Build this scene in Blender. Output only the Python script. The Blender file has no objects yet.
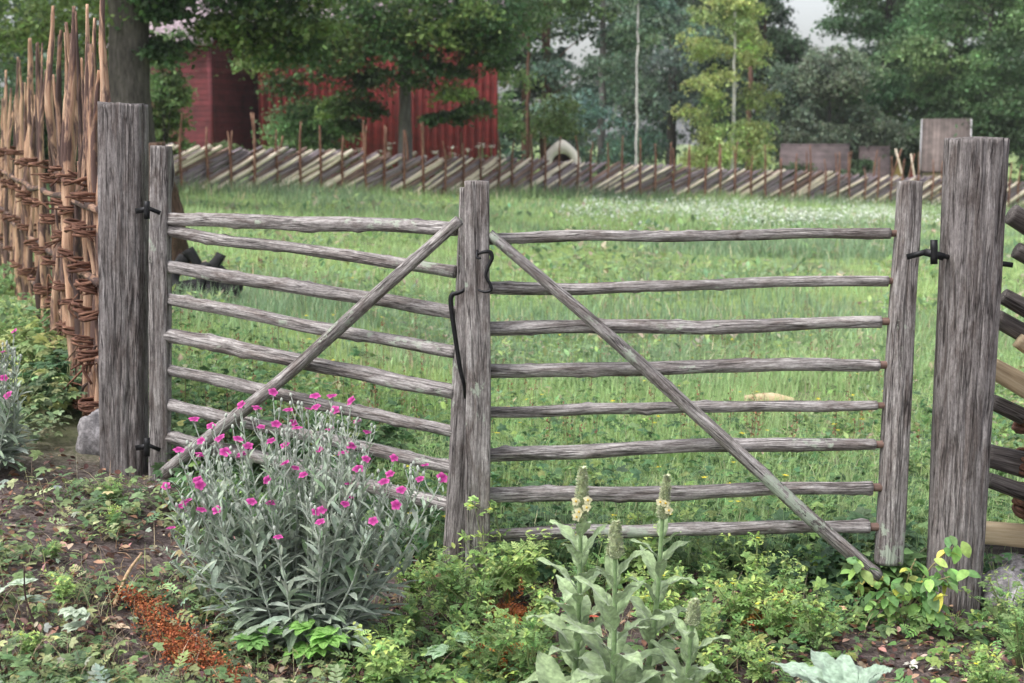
import bpy, math, random
import numpy as np
from mathutils import Vector, Matrix, noise as mn

# ------------------------------------------------------------------ camera, light, exposure
S = bpy.context.scene
COL = S.collection
F = 1350.0
CX, CY = 512.0, 341.5
EYE = 1.68
AL = math.radians(8.47)
cam = bpy.data.cameras.new('camera')
cam.sensor_width = 36.0
cam.lens = 36.0 * F / 1024.0
cam.clip_start = 0.05
cam.clip_end = 3000
cam.dof.use_dof = True
cam.dof.focus_distance = 4.75
cam.dof.aperture_fstop = 4.3
co = bpy.data.objects.new('camera', cam)
co.location = (0, 0, EYE)
co.rotation_euler = (math.pi / 2 - AL, 0, 0)
COL.objects.link(co)
S.camera = co

W = bpy.data.worlds.new('World'); S.world = W
W.use_nodes = True
nt = W.node_tree; nt.nodes.clear()
sky = nt.nodes.new('ShaderNodeTexSky'); sky.sky_type = 'NISHITA'
sky.sun_disc = False
SUN_EL, SUN_AZ = math.radians(58), math.radians(238)
sky.sun_elevation = SUN_EL; sky.sun_rotation = SUN_AZ
sky.air_density = 1.0; sky.dust_density = 4.0; sky.ozone_density = 1.0
hs = nt.nodes.new('ShaderNodeHueSaturation'); hs.inputs['Saturation'].default_value = 0.30
bg = nt.nodes.new('ShaderNodeBackground'); bg.inputs[1].default_value = 0.15
wo = nt.nodes.new('ShaderNodeOutputWorld')
nt.links.new(sky.outputs[0], hs.inputs['Color']); nt.links.new(hs.outputs[0], bg.inputs[0]); nt.links.new(bg.outputs[0], wo.inputs[0])

sl = bpy.data.lights.new('sun', 'SUN'); sl.energy = 1.0; sl.angle = math.radians(25); sl.color = (1, .98, .96)
so = bpy.data.objects.new('sun', sl); COL.objects.link(so)
# Nishita rotation runs clockwise from +Y seen from above
sd = Vector((math.sin(SUN_AZ) * math.cos(SUN_EL), math.cos(SUN_AZ) * math.cos(SUN_EL), math.sin(SUN_EL)))
so.rotation_euler = sd.to_track_quat('Z', 'Y').to_euler()
so.location = (0, -5, 20)

S.view_settings.view_transform = 'Standard'
S.view_settings.look = 'None'
S.view_settings.exposure = 1.02
S.view_settings.gamma = 1.0
S.render.resolution_x = 1024; S.render.resolution_y = 683
S.render.engine = 'CYCLES'
S.cycles.max_bounces = 5; S.cycles.diffuse_bounces = 3; S.cycles.transparent_max_bounces = 4
S.cycles.transmission_bounces = 3; S.cycles.glossy_bounces = 2

random.seed(7)
R = np.random.default_rng(11)
U = random.uniform
ca, sa = math.cos(AL), math.sin(AL)

# ------------------------------------------------------------------ terrain and survey helpers
def sstep(a, b, x):
    t = np.clip((np.asarray(x, float) - a) / (b - a), 0, 1)
    return t * t * (3 - 2 * t)

def gz(x, y):
    x = np.asarray(x, float); y = np.asarray(y, float)
    zn = np.interp(x, [-9, -4, -2.4, -1.6, -0.9, -0.1, 30], [.6, .55, .43, .29, .12, 0.0, 0.0])
    zf = np.clip(-0.055 * (x - 2.75), -1.05, .75)
    w = sstep(8, 36, y)
    b = .012 * np.sin(x * 3.1 + 1.3 * np.sin(y * 2.2)) + .010 * np.sin(y * 4.3 + x * 1.7) + .03 * np.sin(x * .9 + y * .37)
    return zn * (1 - w) + zf * w + b * sstep(0.5, 3, y)

def P(px, py, Y):
    u = (px - CX) / F; v = (CY - py) / F
    d = Vector((u, ca + v * sa, -sa + v * ca))
    return Vector((0, 0, EYE)) + d * (Y / d.y)

def G(px, py):
    Y = 4.0
    for _ in range(60):
        p = P(px, py, Y)
        g = float(gz(p.x, p.y))
        u = (px - CX) / F; v = (CY - py) / F
        d = Vector((u, ca + v * sa, -sa + v * ca))
        if d.z > -1e-4: break
        Yn = (EYE - g) / (-d.z) * d.y
        Y = .5 * Y + .5 * Yn
    return Vector((p.x, Y, float(gz(p.x, Y))))

def onG(x, y, dz=0): return Vector((x, y, float(gz(x, y)) + dz))
def pxX(px, Y): return (px - CX) / F * Y * 1.0

# ------------------------------------------------------------------ materials
def mat(name):
    m = bpy.data.materials.new(name); m.use_nodes = True
    m.node_tree.nodes.clear()
    return m, m.node_tree

def ramp(n, stops):
    r = n.nodes.new('ShaderNodeValToRGB')
    e = r.color_ramp.elements
    while len(e) < len(stops): e.new(.5)
    for k, (p, c) in enumerate(stops):
        e[k].position = p; e[k].color = (*c, 1)
    return r

def noi(n, vec, scale, detail=4, rough=.6, dist=0):
    t = n.nodes.new('ShaderNodeTexNoise'); t.inputs['Scale'].default_value = scale
    t.inputs['Detail'].default_value = detail; t.inputs['Roughness'].default_value = rough
    t.inputs['Distortion'].default_value = dist
    if vec is not None: n.links.new(vec, t.inputs['Vector'])
    return t

def mapping(n, vec, sc):
    m = n.nodes.new('ShaderNodeMapping'); m.inputs['Scale'].default_value = sc
    n.links.new(vec, m.inputs['Vector']); return m

def mix(n, fac, a, b, mode='MIX'):
    m = n.nodes.new('ShaderNodeMix'); m.data_type = 'RGBA'; m.blend_type = mode
    for i, v in ((0, fac), (6, a), (7, b)):
        if isinstance(v, (int, float)): m.inputs[i].default_value = v
        elif isinstance(v, tuple): m.inputs[i].default_value = (*v, 1)
        else: n.links.new(v, m.inputs[i])
    return m.outputs[2]

def wood(name, stops, fine=(60, 60, 4), streak=.55, bump=.5, rough=.85, lichen=0.0, patch=None, patchlo=.5, patchhi=.62, crack=True, dirt=0.0, speck=0.0):
    m, n = mat(name)
    at = n.nodes.new('ShaderNodeAttribute'); at.attribute_name = 'grain'
    v = at.outputs['Vector']
    a = noi(n, mapping(n, v, (fine[0], fine[1], fine[2])).outputs[0], 1, 6, .65, .3)
    b = noi(n, mapping(n, v, (fine[0] * 3.5, fine[1] * 3.5, fine[2] * 2.5)).outputs[0], 1, 4, .6)
    c = noi(n, mapping(n, v, (7, 7, 2.2)).outputs[0], 1, 4, .6)
    ad = n.nodes.new('ShaderNodeMath'); ad.operation = 'MULTIPLY_ADD'
    n.links.new(b.outputs[0], ad.inputs[0]); ad.inputs[1].default_value = .45
    mul = n.nodes.new('ShaderNodeMath'); mul.operation = 'MULTIPLY'; mul.inputs[1].default_value = .55
    n.links.new(a.outputs[0], mul.inputs[0]); n.links.new(mul.outputs[0], ad.inputs[2])
    r = ramp(n, stops); n.links.new(ad.outputs[0], r.inputs[0])
    col = r.outputs[0]
    cr = ramp(n, [(.3, (.62, .6, .6)), (.7, (1.2, 1.18, 1.15))]); n.links.new(c.outputs[0], cr.inputs[0])
    col = mix(n, .8, col, cr.outputs[0], 'MULTIPLY')
    if speck:
        sn = noi(n, mapping(n, v, (170, 170, 55)).outputs[0], 1, 5, .75)
        sr = ramp(n, [(.36, (.45, .43, .43)), (.5, (1, 1, 1)), (.66, (1.45, 1.45, 1.43))]); n.links.new(sn.outputs[0], sr.inputs[0])
        col = mix(n, speck, col, sr.outputs[0], 'MULTIPLY')
        gn = noi(n, mapping(n, v, (22, 22, 5)).outputs[0], 1, 5, .65, .8)
        gr_ = ramp(n, [(.38, (.55, .50, .48)), (.52, (1, 1, 1)), (.68, (1.25, 1.25, 1.26))]); n.links.new(gn.outputs[0], gr_.inputs[0])
        col = mix(n, .9, col, gr_.outputs[0], 'MULTIPLY')
    if patch:
        pn = noi(n, mapping(n, v, (14, 14, 3.5)).outputs[0], 1, 5, .6, .5)
        pr = ramp(n, [(patchlo, (0, 0, 0)), (patchhi, (1, 1, 1))]); n.links.new(pn.outputs[0], pr.inputs[0])
        col = mix(n, pr.outputs[0], col, patch)
    h = ad.outputs[0]
    if crack:
        vn = noi(n, mapping(n, v, (38, 38, 1.6)).outputs[0], 1, 3, .5, .2)
        sub = n.nodes.new('ShaderNodeMath'); sub.operation = 'SUBTRACT'; sub.inputs[1].default_value = .5
        n.links.new(vn.outputs[0], sub.inputs[0])
        ab = n.nodes.new('ShaderNodeMath'); ab.operation = 'ABSOLUTE'; n.links.new(sub.outputs[0], ab.inputs[0])
        rr = ramp(n, [(0.0, (.12, .11, .11)), (.024, (1, 1, 1))]); n.links.new(ab.outputs[0], rr.inputs[0])
        col = mix(n, .85, col, rr.outputs[0], 'MULTIPLY')
        hm = n.nodes.new('ShaderNodeMath'); hm.operation = 'MULTIPLY'
        n.links.new(h, hm.inputs[0]); n.links.new(rr.outputs[0], hm.inputs[1]); h = hm.outputs[0]
    if lichen > 0:
        ln = noi(n, mapping(n, v, (30, 30, 18)).outputs[0], 1, 6, .7)
        lb = noi(n, mapping(n, v, (5, 5, 2)).outputs[0], 1, 2, .5)
        lm = n.nodes.new('ShaderNodeMath'); lm.operation = 'MULTIPLY'
        n.links.new(ln.outputs[0], lm.inputs[0]); n.links.new(lb.outputs[0], lm.inputs[1])
        lr = ramp(n, [(.36 - lichen, (0, 0, 0)), (.40 - lichen, (1, 1, 1))]); n.links.new(lm.outputs[0], lr.inputs[0])
        col = mix(n, lr.outputs[0], col, (.36, .40, .33))
    bs = n.nodes.new('ShaderNodeBsdfPrincipled'); bs.inputs['Roughness'].default_value = rough
    bs.inputs['Specular IOR Level'].default_value = .25
    n.links.new(col, bs.inputs['Base Color'])
    bp = n.nodes.new('ShaderNodeBump'); bp.inputs['Strength'].default_value = bump; bp.inputs['Distance'].default_value = .006
    n.links.new(h, bp.inputs['Height']); n.links.new(bp.outputs[0], bs.inputs['Normal'])
    o = n.nodes.new('ShaderNodeOutputMaterial'); n.links.new(bs.outputs[0], o.inputs[0])
    return m

GREY = [(.30, (.06, .054, .053)), (.43, (.21, .195, .19)), (.54, (.37, .35, .345)), (.68, (.60, .585, .58))]
M = {}
M['post'] = wood('weathered_post_wood', [(.30, (.05, .044, .043)), (.44, (.16, .145, .142)), (.56, (.27, .25, .248)), (.70, (.46, .44, .44))], (110, 110, 5), bump=1, lichen=.0, speck=.6)
M['rail'] = wood('weathered_rail_wood', GREY, (130, 130, 9), bump=.9, lichen=.02, speck=.6)
M['lichenrail'] = wood('lichen_rail_wood', GREY, (130, 130, 9), bump=.9, lichen=.075, speck=.6)
M['stile'] = wood('weathered_stile_wood', [(.30, (.055, .05, .048)), (.44, (.19, .173, .17)), (.56, (.34, .32, .313)), (.68, (.54, .52, .515))], (120, 120, 7), bump=.9, lichen=.012, speck=.6)
M['oldpole'] = wood('dark_old_pole', [(.3, (.03, .027, .027)), (.5, (.12, .105, .10)), (.7, (.28, .26, .25))], (60, 60, 4), bump=.7)
M['tenon'] = wood('reddish_tenon', [(.3, (.09, .055, .045)), (.7, (.27, .18, .15))], (60, 60, 6), crack=False)
M['split'] = wood('fresh_split_wood', [(.3, (.38, .27, .16)), (.5, (.62, .49, .32)), (.7, (.76, .65, .46))], (50, 50, 3), crack=False, bump=.4)
M['stake'] = wood('peeled_stake_wood', [(.32, (.22, .105, .065)), (.47, (.45, .27, .18)), (.6, (.64, .45, .32)), (.72, (.78, .64, .50))], (130, 130, 3.5), crack=False, bump=.9, patch=(.12, .075, .065), patchlo=.47, patchhi=.54)
M['stake2'] = wood('barky_stake_wood', [(.30, (.09, .05, .04)), (.5, (.27, .16, .11)), (.7, (.50, .37, .28))], (130, 130, 3.5), crack=False, bump=.6, patch=(.07, .045, .04), patchlo=.42, patchhi=.5)
M['withy'] = wood('withy_bark', [(.3, (.035, .016, .012)), (.5, (.125, .058, .040)), (.7, (.36, .20, .13))], (80, 80, 12), crack=False, bump=.6)
M['farpole'] = wood('grey_slanted_pole', [(.3, (.12, .10, .11)), (.5, (.29, .24, .265)), (.7, (.46, .40, .43))], (20, 20, 2), crack=False, bump=.3)
M['farpole2'] = wood('brown_slanted_pole', [(.3, (.10, .065, .055)), (.5, (.25, .165, .14)), (.7, (.42, .31, .27))], (20, 20, 2), crack=False, bump=.3)
M['farpale'] = wood('pale_new_pole', [(.3, (.62, .50, .38)), (.5, (.80, .70, .56)), (.7, (.88, .82, .72))], (20, 20, 2), crack=False, bump=.3)
M['farstake'] = wood('red_brown_stake', [(.3, (.06, .025, .02)), (.5, (.18, .085, .06)), (.7, (.55, .36, .25))], (20, 20, 3), crack=False, bump=.3)
M['bark'] = wood('dark_tree_bark', [(.3, (.025, .022, .020)), (.5, (.075, .066, .06)), (.7, (.15, .135, .125))], (14, 14, 2.5), crack=True, bump=1)
M['greybark'] = wood('grey_tree_bark', [(.3, (.07, .065, .065)), (.5, (.16, .15, .15)), (.7, (.28, .27, .27))], (14, 14, 3), crack=False, bump=.6)
M['pinebark'] = wood('pine_bark', [(.3, (.08, .045, .035)), (.5, (.18, .10, .075)), (.7, (.3, .18, .13))], (14, 14, 3), crack=False, bump=.8)
M['birchbark'] = wood('white_birch_bark', [(.3, (.22, .21, .21)), (.45, (.55, .54, .53)), (.7, (.75, .74, .72))], (6, 6, 14), crack=False, bump=.2, patch=(.06, .055, .05), patchlo=.60, patchhi=.66)
M['stump'] = wood('fibrous_stump_bark', [(.3, (.035, .022, .016)), (.5, (.10, .062, .045)), (.7, (.2, .13, .095))], (40, 40, 4), crack=True, bump=1)
M['burnt'] = wood('blackened_wood', [(.3, (.008, .008, .009)), (.7, (.045, .045, .048))], (30, 30, 4), crack=False, bump=.7)

def leafmat(name, transl=.3, rough=.55, spec=.25, vary=.25, attr='col', sheen=0, sat=1.0, val=1.0):
    m, n = mat(name)
    at = n.nodes.new('ShaderNodeAttribute'); at.attribute_name = attr
    tc = n.nodes.new('ShaderNodeTexCoord')
    t = noi(n, tc.outputs['Object'], 55, 3, .6)
    rr = ramp(n, [(.3, (1 - vary,) * 3), (.7, (1 + vary,) * 3)]); n.links.new(t.outputs[0], rr.inputs[0])
    c = mix(n, 1.0, at.outputs['Color'], rr.outputs[0], 'MULTIPLY')
    hv = n.nodes.new('ShaderNodeHueSaturation'); hv.inputs['Saturation'].default_value = sat; hv.inputs['Value'].default_value = val
    n.links.new(c, hv.inputs['Color']); c = hv.outputs[0]
    bs = n.nodes.new('ShaderNodeBsdfPrincipled'); bs.inputs['Roughness'].default_value = rough
    bs.inputs['Specular IOR Level'].default_value = spec
    n.links.new(c, bs.inputs['Base Color'])
    if sheen: bs.inputs['Sheen Weight'].default_value = sheen
    tr = n.nodes.new('ShaderNodeBsdfTranslucent'); n.links.new(c, tr.inputs[0])
    ms = n.nodes.new('ShaderNodeMixShader'); ms.inputs[0].default_value = transl
    n.links.new(bs.outputs[0], ms.inputs[1]); n.links.new(tr.outputs[0], ms.inputs[2])
    o = n.nodes.new('ShaderNodeOutputMaterial'); n.links.new(ms.outputs[0], o.inputs[0])
    return m
M['leaf'] = leafmat('leaf', .38, sat=.88, val=1.4); M['treeleaf'] = leafmat('tree_leaf', .4, .5, .3, .15, sat=.84, val=1.42)
M['grass'] = leafmat('grass_blade', .5, .6, .2, .15, sat=.78, val=1.5)
M['woolly'] = leafmat('woolly_leaf', .12, .9, .1, .30, sheen=.4)
M['petal'] = leafmat('petal', .3, .6, .15, .12)
M['dry'] = leafmat('dry_leaf', .15, .8, .1, .35)

def plain(name, c, rough=.7, metal=0, var=.3, sc=20, bump=.3, dist=.004):
    m, n = mat(name)
    tc = n.nodes.new('ShaderNodeTexCoord')
    t = noi(n, tc.outputs['Object'], sc, 6, .65)
    rr = ramp(n, [(.3, tuple(x * (1 - var) for x in c)), (.7, tuple(min(1, x * (1 + var)) for x in c))]); n.links.new(t.outputs[0], rr.inputs[0])
    bs = n.nodes.new('ShaderNodeBsdfPrincipled'); bs.inputs['Roughness'].default_value = rough; bs.inputs['Metallic'].default_value = metal
    n.links.new(rr.outputs[0], bs.inputs['Base Color'])
    bp = n.nodes.new('ShaderNodeBump'); bp.inputs['Strength'].default_value = bump; bp.inputs['Distance'].default_value = dist
    n.links.new(t.outputs[0], bp.inputs['Height']); n.links.new(bp.outputs[0], bs.inputs['Normal'])
    o = n.nodes.new('ShaderNodeOutputMaterial'); n.links.new(bs.outputs[0], o.inputs[0])
    return m
M['iron'] = plain('black_wrought_iron', (.018, .018, .02), .5, .6, .4, 60, .3, .002)
M['plaster'] = plain('pale_clay_plaster', (.74, .70, .63), .9, 0, .15, 4, .4, .02)
M['soot'] = plain('sooty_brick', (.16, .09, .06), .9, 0, .4, 6)
M['trim'] = plain('grey_white_trim', (.55, .54, .56), .7, 0, .15, 5)
M['teal'] = plain('teal_plastic', (.05, .35, .33), .4, 0, .1)
M['yellowcloth'] = plain('ochre_canvas', (.22, .17, .05), .8, 0, .25, 3)
M['redcloth'] = plain('red_canvas', (.22, .04, .03), .8, 0, .25, 3)

def stonemat():
    m, n = mat('granite_stone')
    tc = n.nodes.new('ShaderNodeTexCoord')
    a = noi(n, tc.outputs['Object'], 9, 6, .7); b = noi(n, tc.outputs['Object'], 70, 4, .7)
    r1 = ramp(n, [(.3, (.10, .095, .10)), (.5, (.24, .225, .23)), (.7, (.42, .40, .41))]); n.links.new(a.outputs[0], r1.inputs[0])
    r2 = ramp(n, [(.35, (.6, .6, .6)), (.65, (1.25, 1.25, 1.25))]); n.links.new(b.outputs[0], r2.inputs[0])
    c = mix(n, 1.0, r1.outputs[0], r2.outputs[0], 'MULTIPLY')
    bs = n.nodes.new('ShaderNodeBsdfPrincipled'); bs.inputs['Roughness'].default_value = .9
    n.links.new(c, bs.inputs['Base Color'])
    bp = n.nodes.new('ShaderNodeBump'); bp.inputs['Strength'].default_value = .6; bp.inputs['Distance'].default_value = .01
    n.links.new(a.outputs[0], bp.inputs['Height']); n.links.new(bp.outputs[0], bs.inputs['Normal'])
    o = n.nodes.new('ShaderNodeOutputMaterial'); n.links.new(bs.outputs[0], o.inputs[0])
    return m
M['stone'] = stonemat()

def boardmat(name, c, axis, pitch, dark=.35):
    """painted boards: joints every `pitch` metres along object axis"""
    m, n = mat(name)
    tc = n.nodes.new('ShaderNodeTexCoord')
    sp = n.nodes.new('ShaderNodeSeparateXYZ'); n.links.new(tc.outputs['Object'], sp.inputs[0])
    d = n.nodes.new('ShaderNodeMath'); d.operation = 'DIVIDE'; d.inputs[1].default_value = pitch
    n.links.new(sp.outputs[axis], d.inputs[0])
    fr = n.nodes.new('ShaderNodeMath'); fr.operation = 'FRACT'; n.links.new(d.outputs[0], fr.inputs[0])
    jr = ramp(n, [(0, (dark,) * 3), (.10, (1, 1, 1)), (.93, (1.05, 1.05, 1.05)), (1, (dark,) * 3)]); n.links.new(fr.outputs[0], jr.inputs[0])
    fl = n.nodes.new('ShaderNodeMath'); fl.operation = 'FLOOR'; n.links.new(d.outputs[0], fl.inputs[0])
    wn = n.nodes.new('ShaderNodeTexWhiteNoise'); wn.noise_dimensions = '1D'; n.links.new(fl.outputs[0], wn.inputs['W'])
    wr = ramp(n, [(0, (.78, .78, .78)), (1, (1.15, 1.15, 1.15))]); n.links.new(wn.outputs[0], wr.inputs[0])
    t = noi(n, tc.outputs['Object'], 2.5, 6, .7)
    tr = ramp(n, [(.32, tuple(x * .55 for x in c)), (.68, tuple(x * 1.35 for x in c))]); n.links.new(t.outputs[0], tr.inputs[0])
    cc = mix(n, 1.0, tr.outputs[0], jr.outputs[0], 'MULTIPLY'); cc = mix(n, 1.0, cc, wr.outputs[0], 'MULTIPLY')
    bs = n.nodes.new('ShaderNodeBsdfPrincipled'); bs.inputs['Roughness'].default_value = .85
    n.links.new(cc, bs.inputs['Base Color'])
    bp = n.nodes.new('ShaderNodeBump'); bp.inputs['Strength'].default_value = .8; bp.inputs['Distance'].default_value = .03
    n.links.new(jr.outputs[0], bp.inputs['Height']); n.links.new(bp.outputs[0], bs.inputs['Normal'])
    o = n.nodes.new('ShaderNodeOutputMaterial'); n.links.new(bs.outputs[0], o.inputs[0])
    return m
M['redlap'] = boardmat('red_lapped_boards', (.115, .018, .024), 'Z', .17, .45)
M['redvert'] = boardmat('red_upright_boards', (.20, .022, .022), 'X', .24, .3)
M['shingle'] = boardmat('purple_grey_shingles', (.30, .23, .26), 'Z', .16, .55)
M['darkroof'] = boardmat('mossy_brown_shingles', (.12, .09, .09), 'Z', .12, .5)
M['plankroof'] = boardmat('brown_plank_roof', (.15, .118, .108), 'X', .16, .4)
M['palewall'] = boardmat('pale_log_wall', (.62, .50, .38), 'Z', .22, .55)

# ------------------------------------------------------------------ mesh helpers
def link(o, parent=None):
    COL.objects.link(o)
    if parent is not None:
        o.parent = parent
        o.matrix_parent_inverse = Matrix.Identity(4)
    return o

def npmesh(name, V, quads=None, tris=None, col=None, grain=None, smooth=True):
    me = bpy.data.meshes.new(name)
    V = np.asarray(V, np.float32).reshape(-1, 3)
    fl = []; st = []; tot = 0
    if quads is not None and len(quads):
        q = np.asarray(quads, np.int32).reshape(-1, 4); fl.append(q.ravel()); st.append(np.arange(len(q)) * 4); tot = len(q) * 4
    if tris is not None and len(tris):
        t = np.asarray(tris, np.int32).reshape(-1, 3); fl.append(t.ravel()); st.append(np.arange(len(t)) * 3 + tot)
    fl = np.concatenate(fl); st = np.concatenate(st)
    me.vertices.add(len(V)); me.vertices.foreach_set('co', V.ravel())
    me.loops.add(len(fl)); me.loops.foreach_set('vertex_index', fl.astype(np.int32))
    me.polygons.add(len(st)); me.polygons.foreach_set('loop_start', st.astype(np.int32))
    me.update(calc_edges=True); me.validate()
    if smooth: me.polygons.foreach_set('use_smooth', np.ones(len(me.polygons), bool))
    if col is not None:
        a = me.attributes.new('col', 'FLOAT_COLOR', 'POINT')
        c = np.ones((len(V), 4), np.float32); c[:, :3] = col
        a.data.foreach_set('color', c.ravel())
    if grain is not None:
        a = me.attributes.new('grain', 'FLOAT_VECTOR', 'POINT')
        a.data.foreach_set('vector', np.asarray(grain, np.float32).ravel())
    return me

def obj(name, me, m, parent=None):
    if m is not None: me.materials.append(m)
    o = bpy.data.objects.new(name, me)
    return link(o, parent)

def tag(o, label=None, cat=None, group=None, kind=None):
    if label: o['label'] = label
    if cat: o['category'] = cat
    if group: o['group'] = group
    if kind: o['kind'] = kind
    return o

def empty(name, loc, label, cat, group=None):
    o = bpy.data.objects.new(name, None); o.empty_display_size = .1
    o.location = loc; COL.objects.link(o)
    return tag(o, label, cat, group)

class MB:
    """collects tubes, slabs and leaves into one mesh, positions relative to `org`"""
    def __init__(s, org=(0, 0, 0)):
        s.V = []; s.Q = []; s.T = []; s.C = []; s.Gr = []; s.n = 0; s.o = np.array(org, float)
    def add(s, V, Q=None, T=None, C=None, Gr=None):
        V = np.asarray(V, float).reshape(-1, 3)
        s.V.append(V - s.o)
        if Q is not None and len(Q): s.Q.append(np.asarray(Q).reshape(-1, 4) + s.n)
        if T is not None and len(T): s.T.append(np.asarray(T).reshape(-1, 3) + s.n)
        c = np.zeros((len(V), 3)) + (np.array(C) if C is not None else .5)
        s.C.append(c)
        s.Gr.append(np.asarray(Gr, float) if Gr is not None else V.copy())
        s.n += len(V)
    def mesh(s, name, smooth=True):
        return npmesh(name, np.concatenate(s.V), np.concatenate(s.Q) if s.Q else None, np.concatenate(s.T) if s.T else None,
                      np.concatenate(s.C), np.concatenate(s.Gr), smooth)
    def build(s, name, m, parent=None, smooth=True):
        o = obj(name, s.mesh(name, smooth), m, parent)
        if parent is None: o.location = s.o
        else:
            pw = np.array(parent.matrix_world.translation) if False else np.array(absloc(parent))
            o.location = s.o - pw
        return o

def absloc(o):
    v = Vector(o.location)
    while o.parent is not None:
        o = o.parent; v = v + Vector(o.location)
    return v

def spline(pts, n):
    pts = [np.array(p, float) for p in pts]
    if len(pts) == 2:
        return np.array([pts[0] + (pts[1] - pts[0]) * t for t in np.linspace(0, 1, n)])
    ext = [2 * pts[0] - pts[1]] + pts + [2 * pts[-1] - pts[-2]]
    out = []
    m = len(pts) - 1
    for t in np.linspace(0, m, n):
        i = min(int(t), m - 1); f = t - i
        a, b, c, d = ext[i:i + 4]
        out.append(.5 * ((2 * b) + (c - a) * f + (2 * a - 5 * b + 4 * c - d) * f * f + (3 * b - a - 3 * c + d) * f ** 3))
    return np.array(out)

def tube(mb, pts, rad, n=12, rings=10, amp=.06, kz=3.0, wob=0.0, kt=1.2, C=None, cap=True, square=0.0, fiss=0.0, twist=0, flat=1.0, rot=0.0, knots=0):
    """round or squarish pole along pts; rad = number or list of radii"""
    p = spline(pts, rings)
    L = np.concatenate([[0], np.cumsum(np.linalg.norm(np.diff(p, axis=0), axis=1))])
    ofs = U(0, 100)
    if wob:
        for i in range(rings):
            t = L[i]
            p[i] += np.array(mn.noise_vector(Vector((t * 1.6 + ofs, ofs, 1.3)))) * wob * min(1, 4 * min(i, rings - 1 - i) / rings)
    r = np.interp(np.linspace(0, 1, rings), np.linspace(0, 1, len(rad)), rad) if hasattr(rad, '__len__') else np.full(rings, rad)
    tan = np.gradient(p, axis=0); tan /= np.linalg.norm(tan, axis=1)[:, None] + 1e-12
    up = np.array([0, -1., 0]) if abs(tan[0][1]) < .8 else np.array([1., 0, 0])
    V = []; Gr = []
    kk = [(U(0, L[-1]), U(0, 6.28)) for _ in range(knots)]
    for i in range(rings):
        x = np.cross(up, tan[i]); x /= np.linalg.norm(x) + 1e-12; y = np.cross(tan[i], x); up = y
        for k in range(n):
            a = 2 * math.pi * k / n
            ar = a + rot + twist * L[i]
            c, s_ = math.cos(ar), math.sin(ar)
            q = 1.0
            if square:
                q = 1 + square * (1 / max(abs(c), abs(s_)) - 1.0 - .18)
            nn = mn.noise(Vector((math.cos(a) * kt + ofs, math.sin(a) * kt, L[i] * kz)))
            if fiss:
                f = mn.noise(Vector((math.cos(a) * 5.5 + ofs, math.sin(a) * 5.5, L[i] * 1.1 + ofs)))
                f2 = mn.noise(Vector((math.cos(a) * 13 + ofs, math.sin(a) * 13, L[i] * 2.3)))
                nn_f = -fiss * max(0, 1 - abs(f) * 9) - fiss * .45 * max(0, 1 - abs(f2) * 6)
            else: nn_f = 0
            for (kl, ka) in kk:
                dd = ((L[i] - kl) / (r[i] * .9)) ** 2 + (math.sin((a - ka) / 2) * 2.4) ** 2
                nn_f += .22 * math.exp(-dd * 1.6)
            rr = r[i] * q * (1 + amp * nn * 1.6 + nn_f)
            V.append(p[i] + x * math.cos(a + rot) * rr + y * math.sin(a + rot) * rr * flat)
            Gr.append((math.cos(a) * r[i], math.sin(a) * r[i], L[i] + ofs))
    Q = []
    for i in range(rings - 1):
        for k in range(n):
            k2 = (k + 1) % n
            Q.append((i * n + k, i * n + k2, (i + 1) * n + k2, (i + 1) * n + k))
    T = []
    if cap:
        for e, i in ((0, 0), (1, rings - 1)):
            c = len(V); V.append(p[i] + tan[i] * (-.15 if e == 0 else .15) * r[i] * .3); Gr.append((0, 0, L[i] + ofs))
            for k in range(n):
                k2 = (k + 1) % n
                T.append((c, i * n + k2, i * n + k) if e == 0 else (c, i * n + k, i * n + k2))
    mb.add(V, Q, T, C, Gr)
    return p

def slab(mb, a, b, w, h, C=None, up=(0, 0, 1), bev=.0, jit=0.0):
    """box beam from a to b, width w (sideways) and height h (along up)"""
    a = np.array(a, float); b = np.array(b, float); t = b - a; L = np.linalg.norm(t); t /= L
    up = np.array(up, float); s_ = np.cross(t, up); s_ /= np.linalg.norm(s_); u = np.cross(s_, t)
    V = []; Gr = []; o = U(0, 90)
    for e, q in ((0, a), (L, b)):
        for i, j in ((-1, -1), (1, -1), (1, 1), (-1, 1)):
            V.append(q + s_ * i * w / 2 + u * j * h / 2 + np.array([U(-jit, jit) for _ in range(3)])); Gr.append((i * w / 2, j * h / 2, e + o))
    Q = [(0, 1, 2, 3), (7, 6, 5, 4), (0, 4, 5, 1), (1, 5, 6, 2), (2, 6, 7, 3), (3, 7, 4, 0)]
    mb.add(V, Q, None, C, Gr)

# leaf templates: x across, y along, z up
def tmpl_leaf(w=.5, fold=.12, curl=.18, seg=3):
    ys = np.linspace(0, 1, seg + 1)
    V = []; Q = []
    for y in ys:
        ww = w * .5 * (math.sin(math.pi * min(1, y * .93 + .04)) ** .8)
        z = -curl * y * y
        V += [(-ww, y, z + fold * ww * 2), (0, y, z), (ww, y, z + fold * ww * 2)]
    for i in range(seg):
        b = i * 3
        Q += [(b, b + 1, b + 4, b + 3), (b + 1, b + 2, b + 5, b + 4)]
    return np.array(V), np.array(Q)

def combine(parts):
    V = []; Q = []; n = 0
    for v, q in parts:
        V.append(v); Q.append(q + n); n += len(v)
    return np.concatenate(V), np.concatenate(Q)

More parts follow.
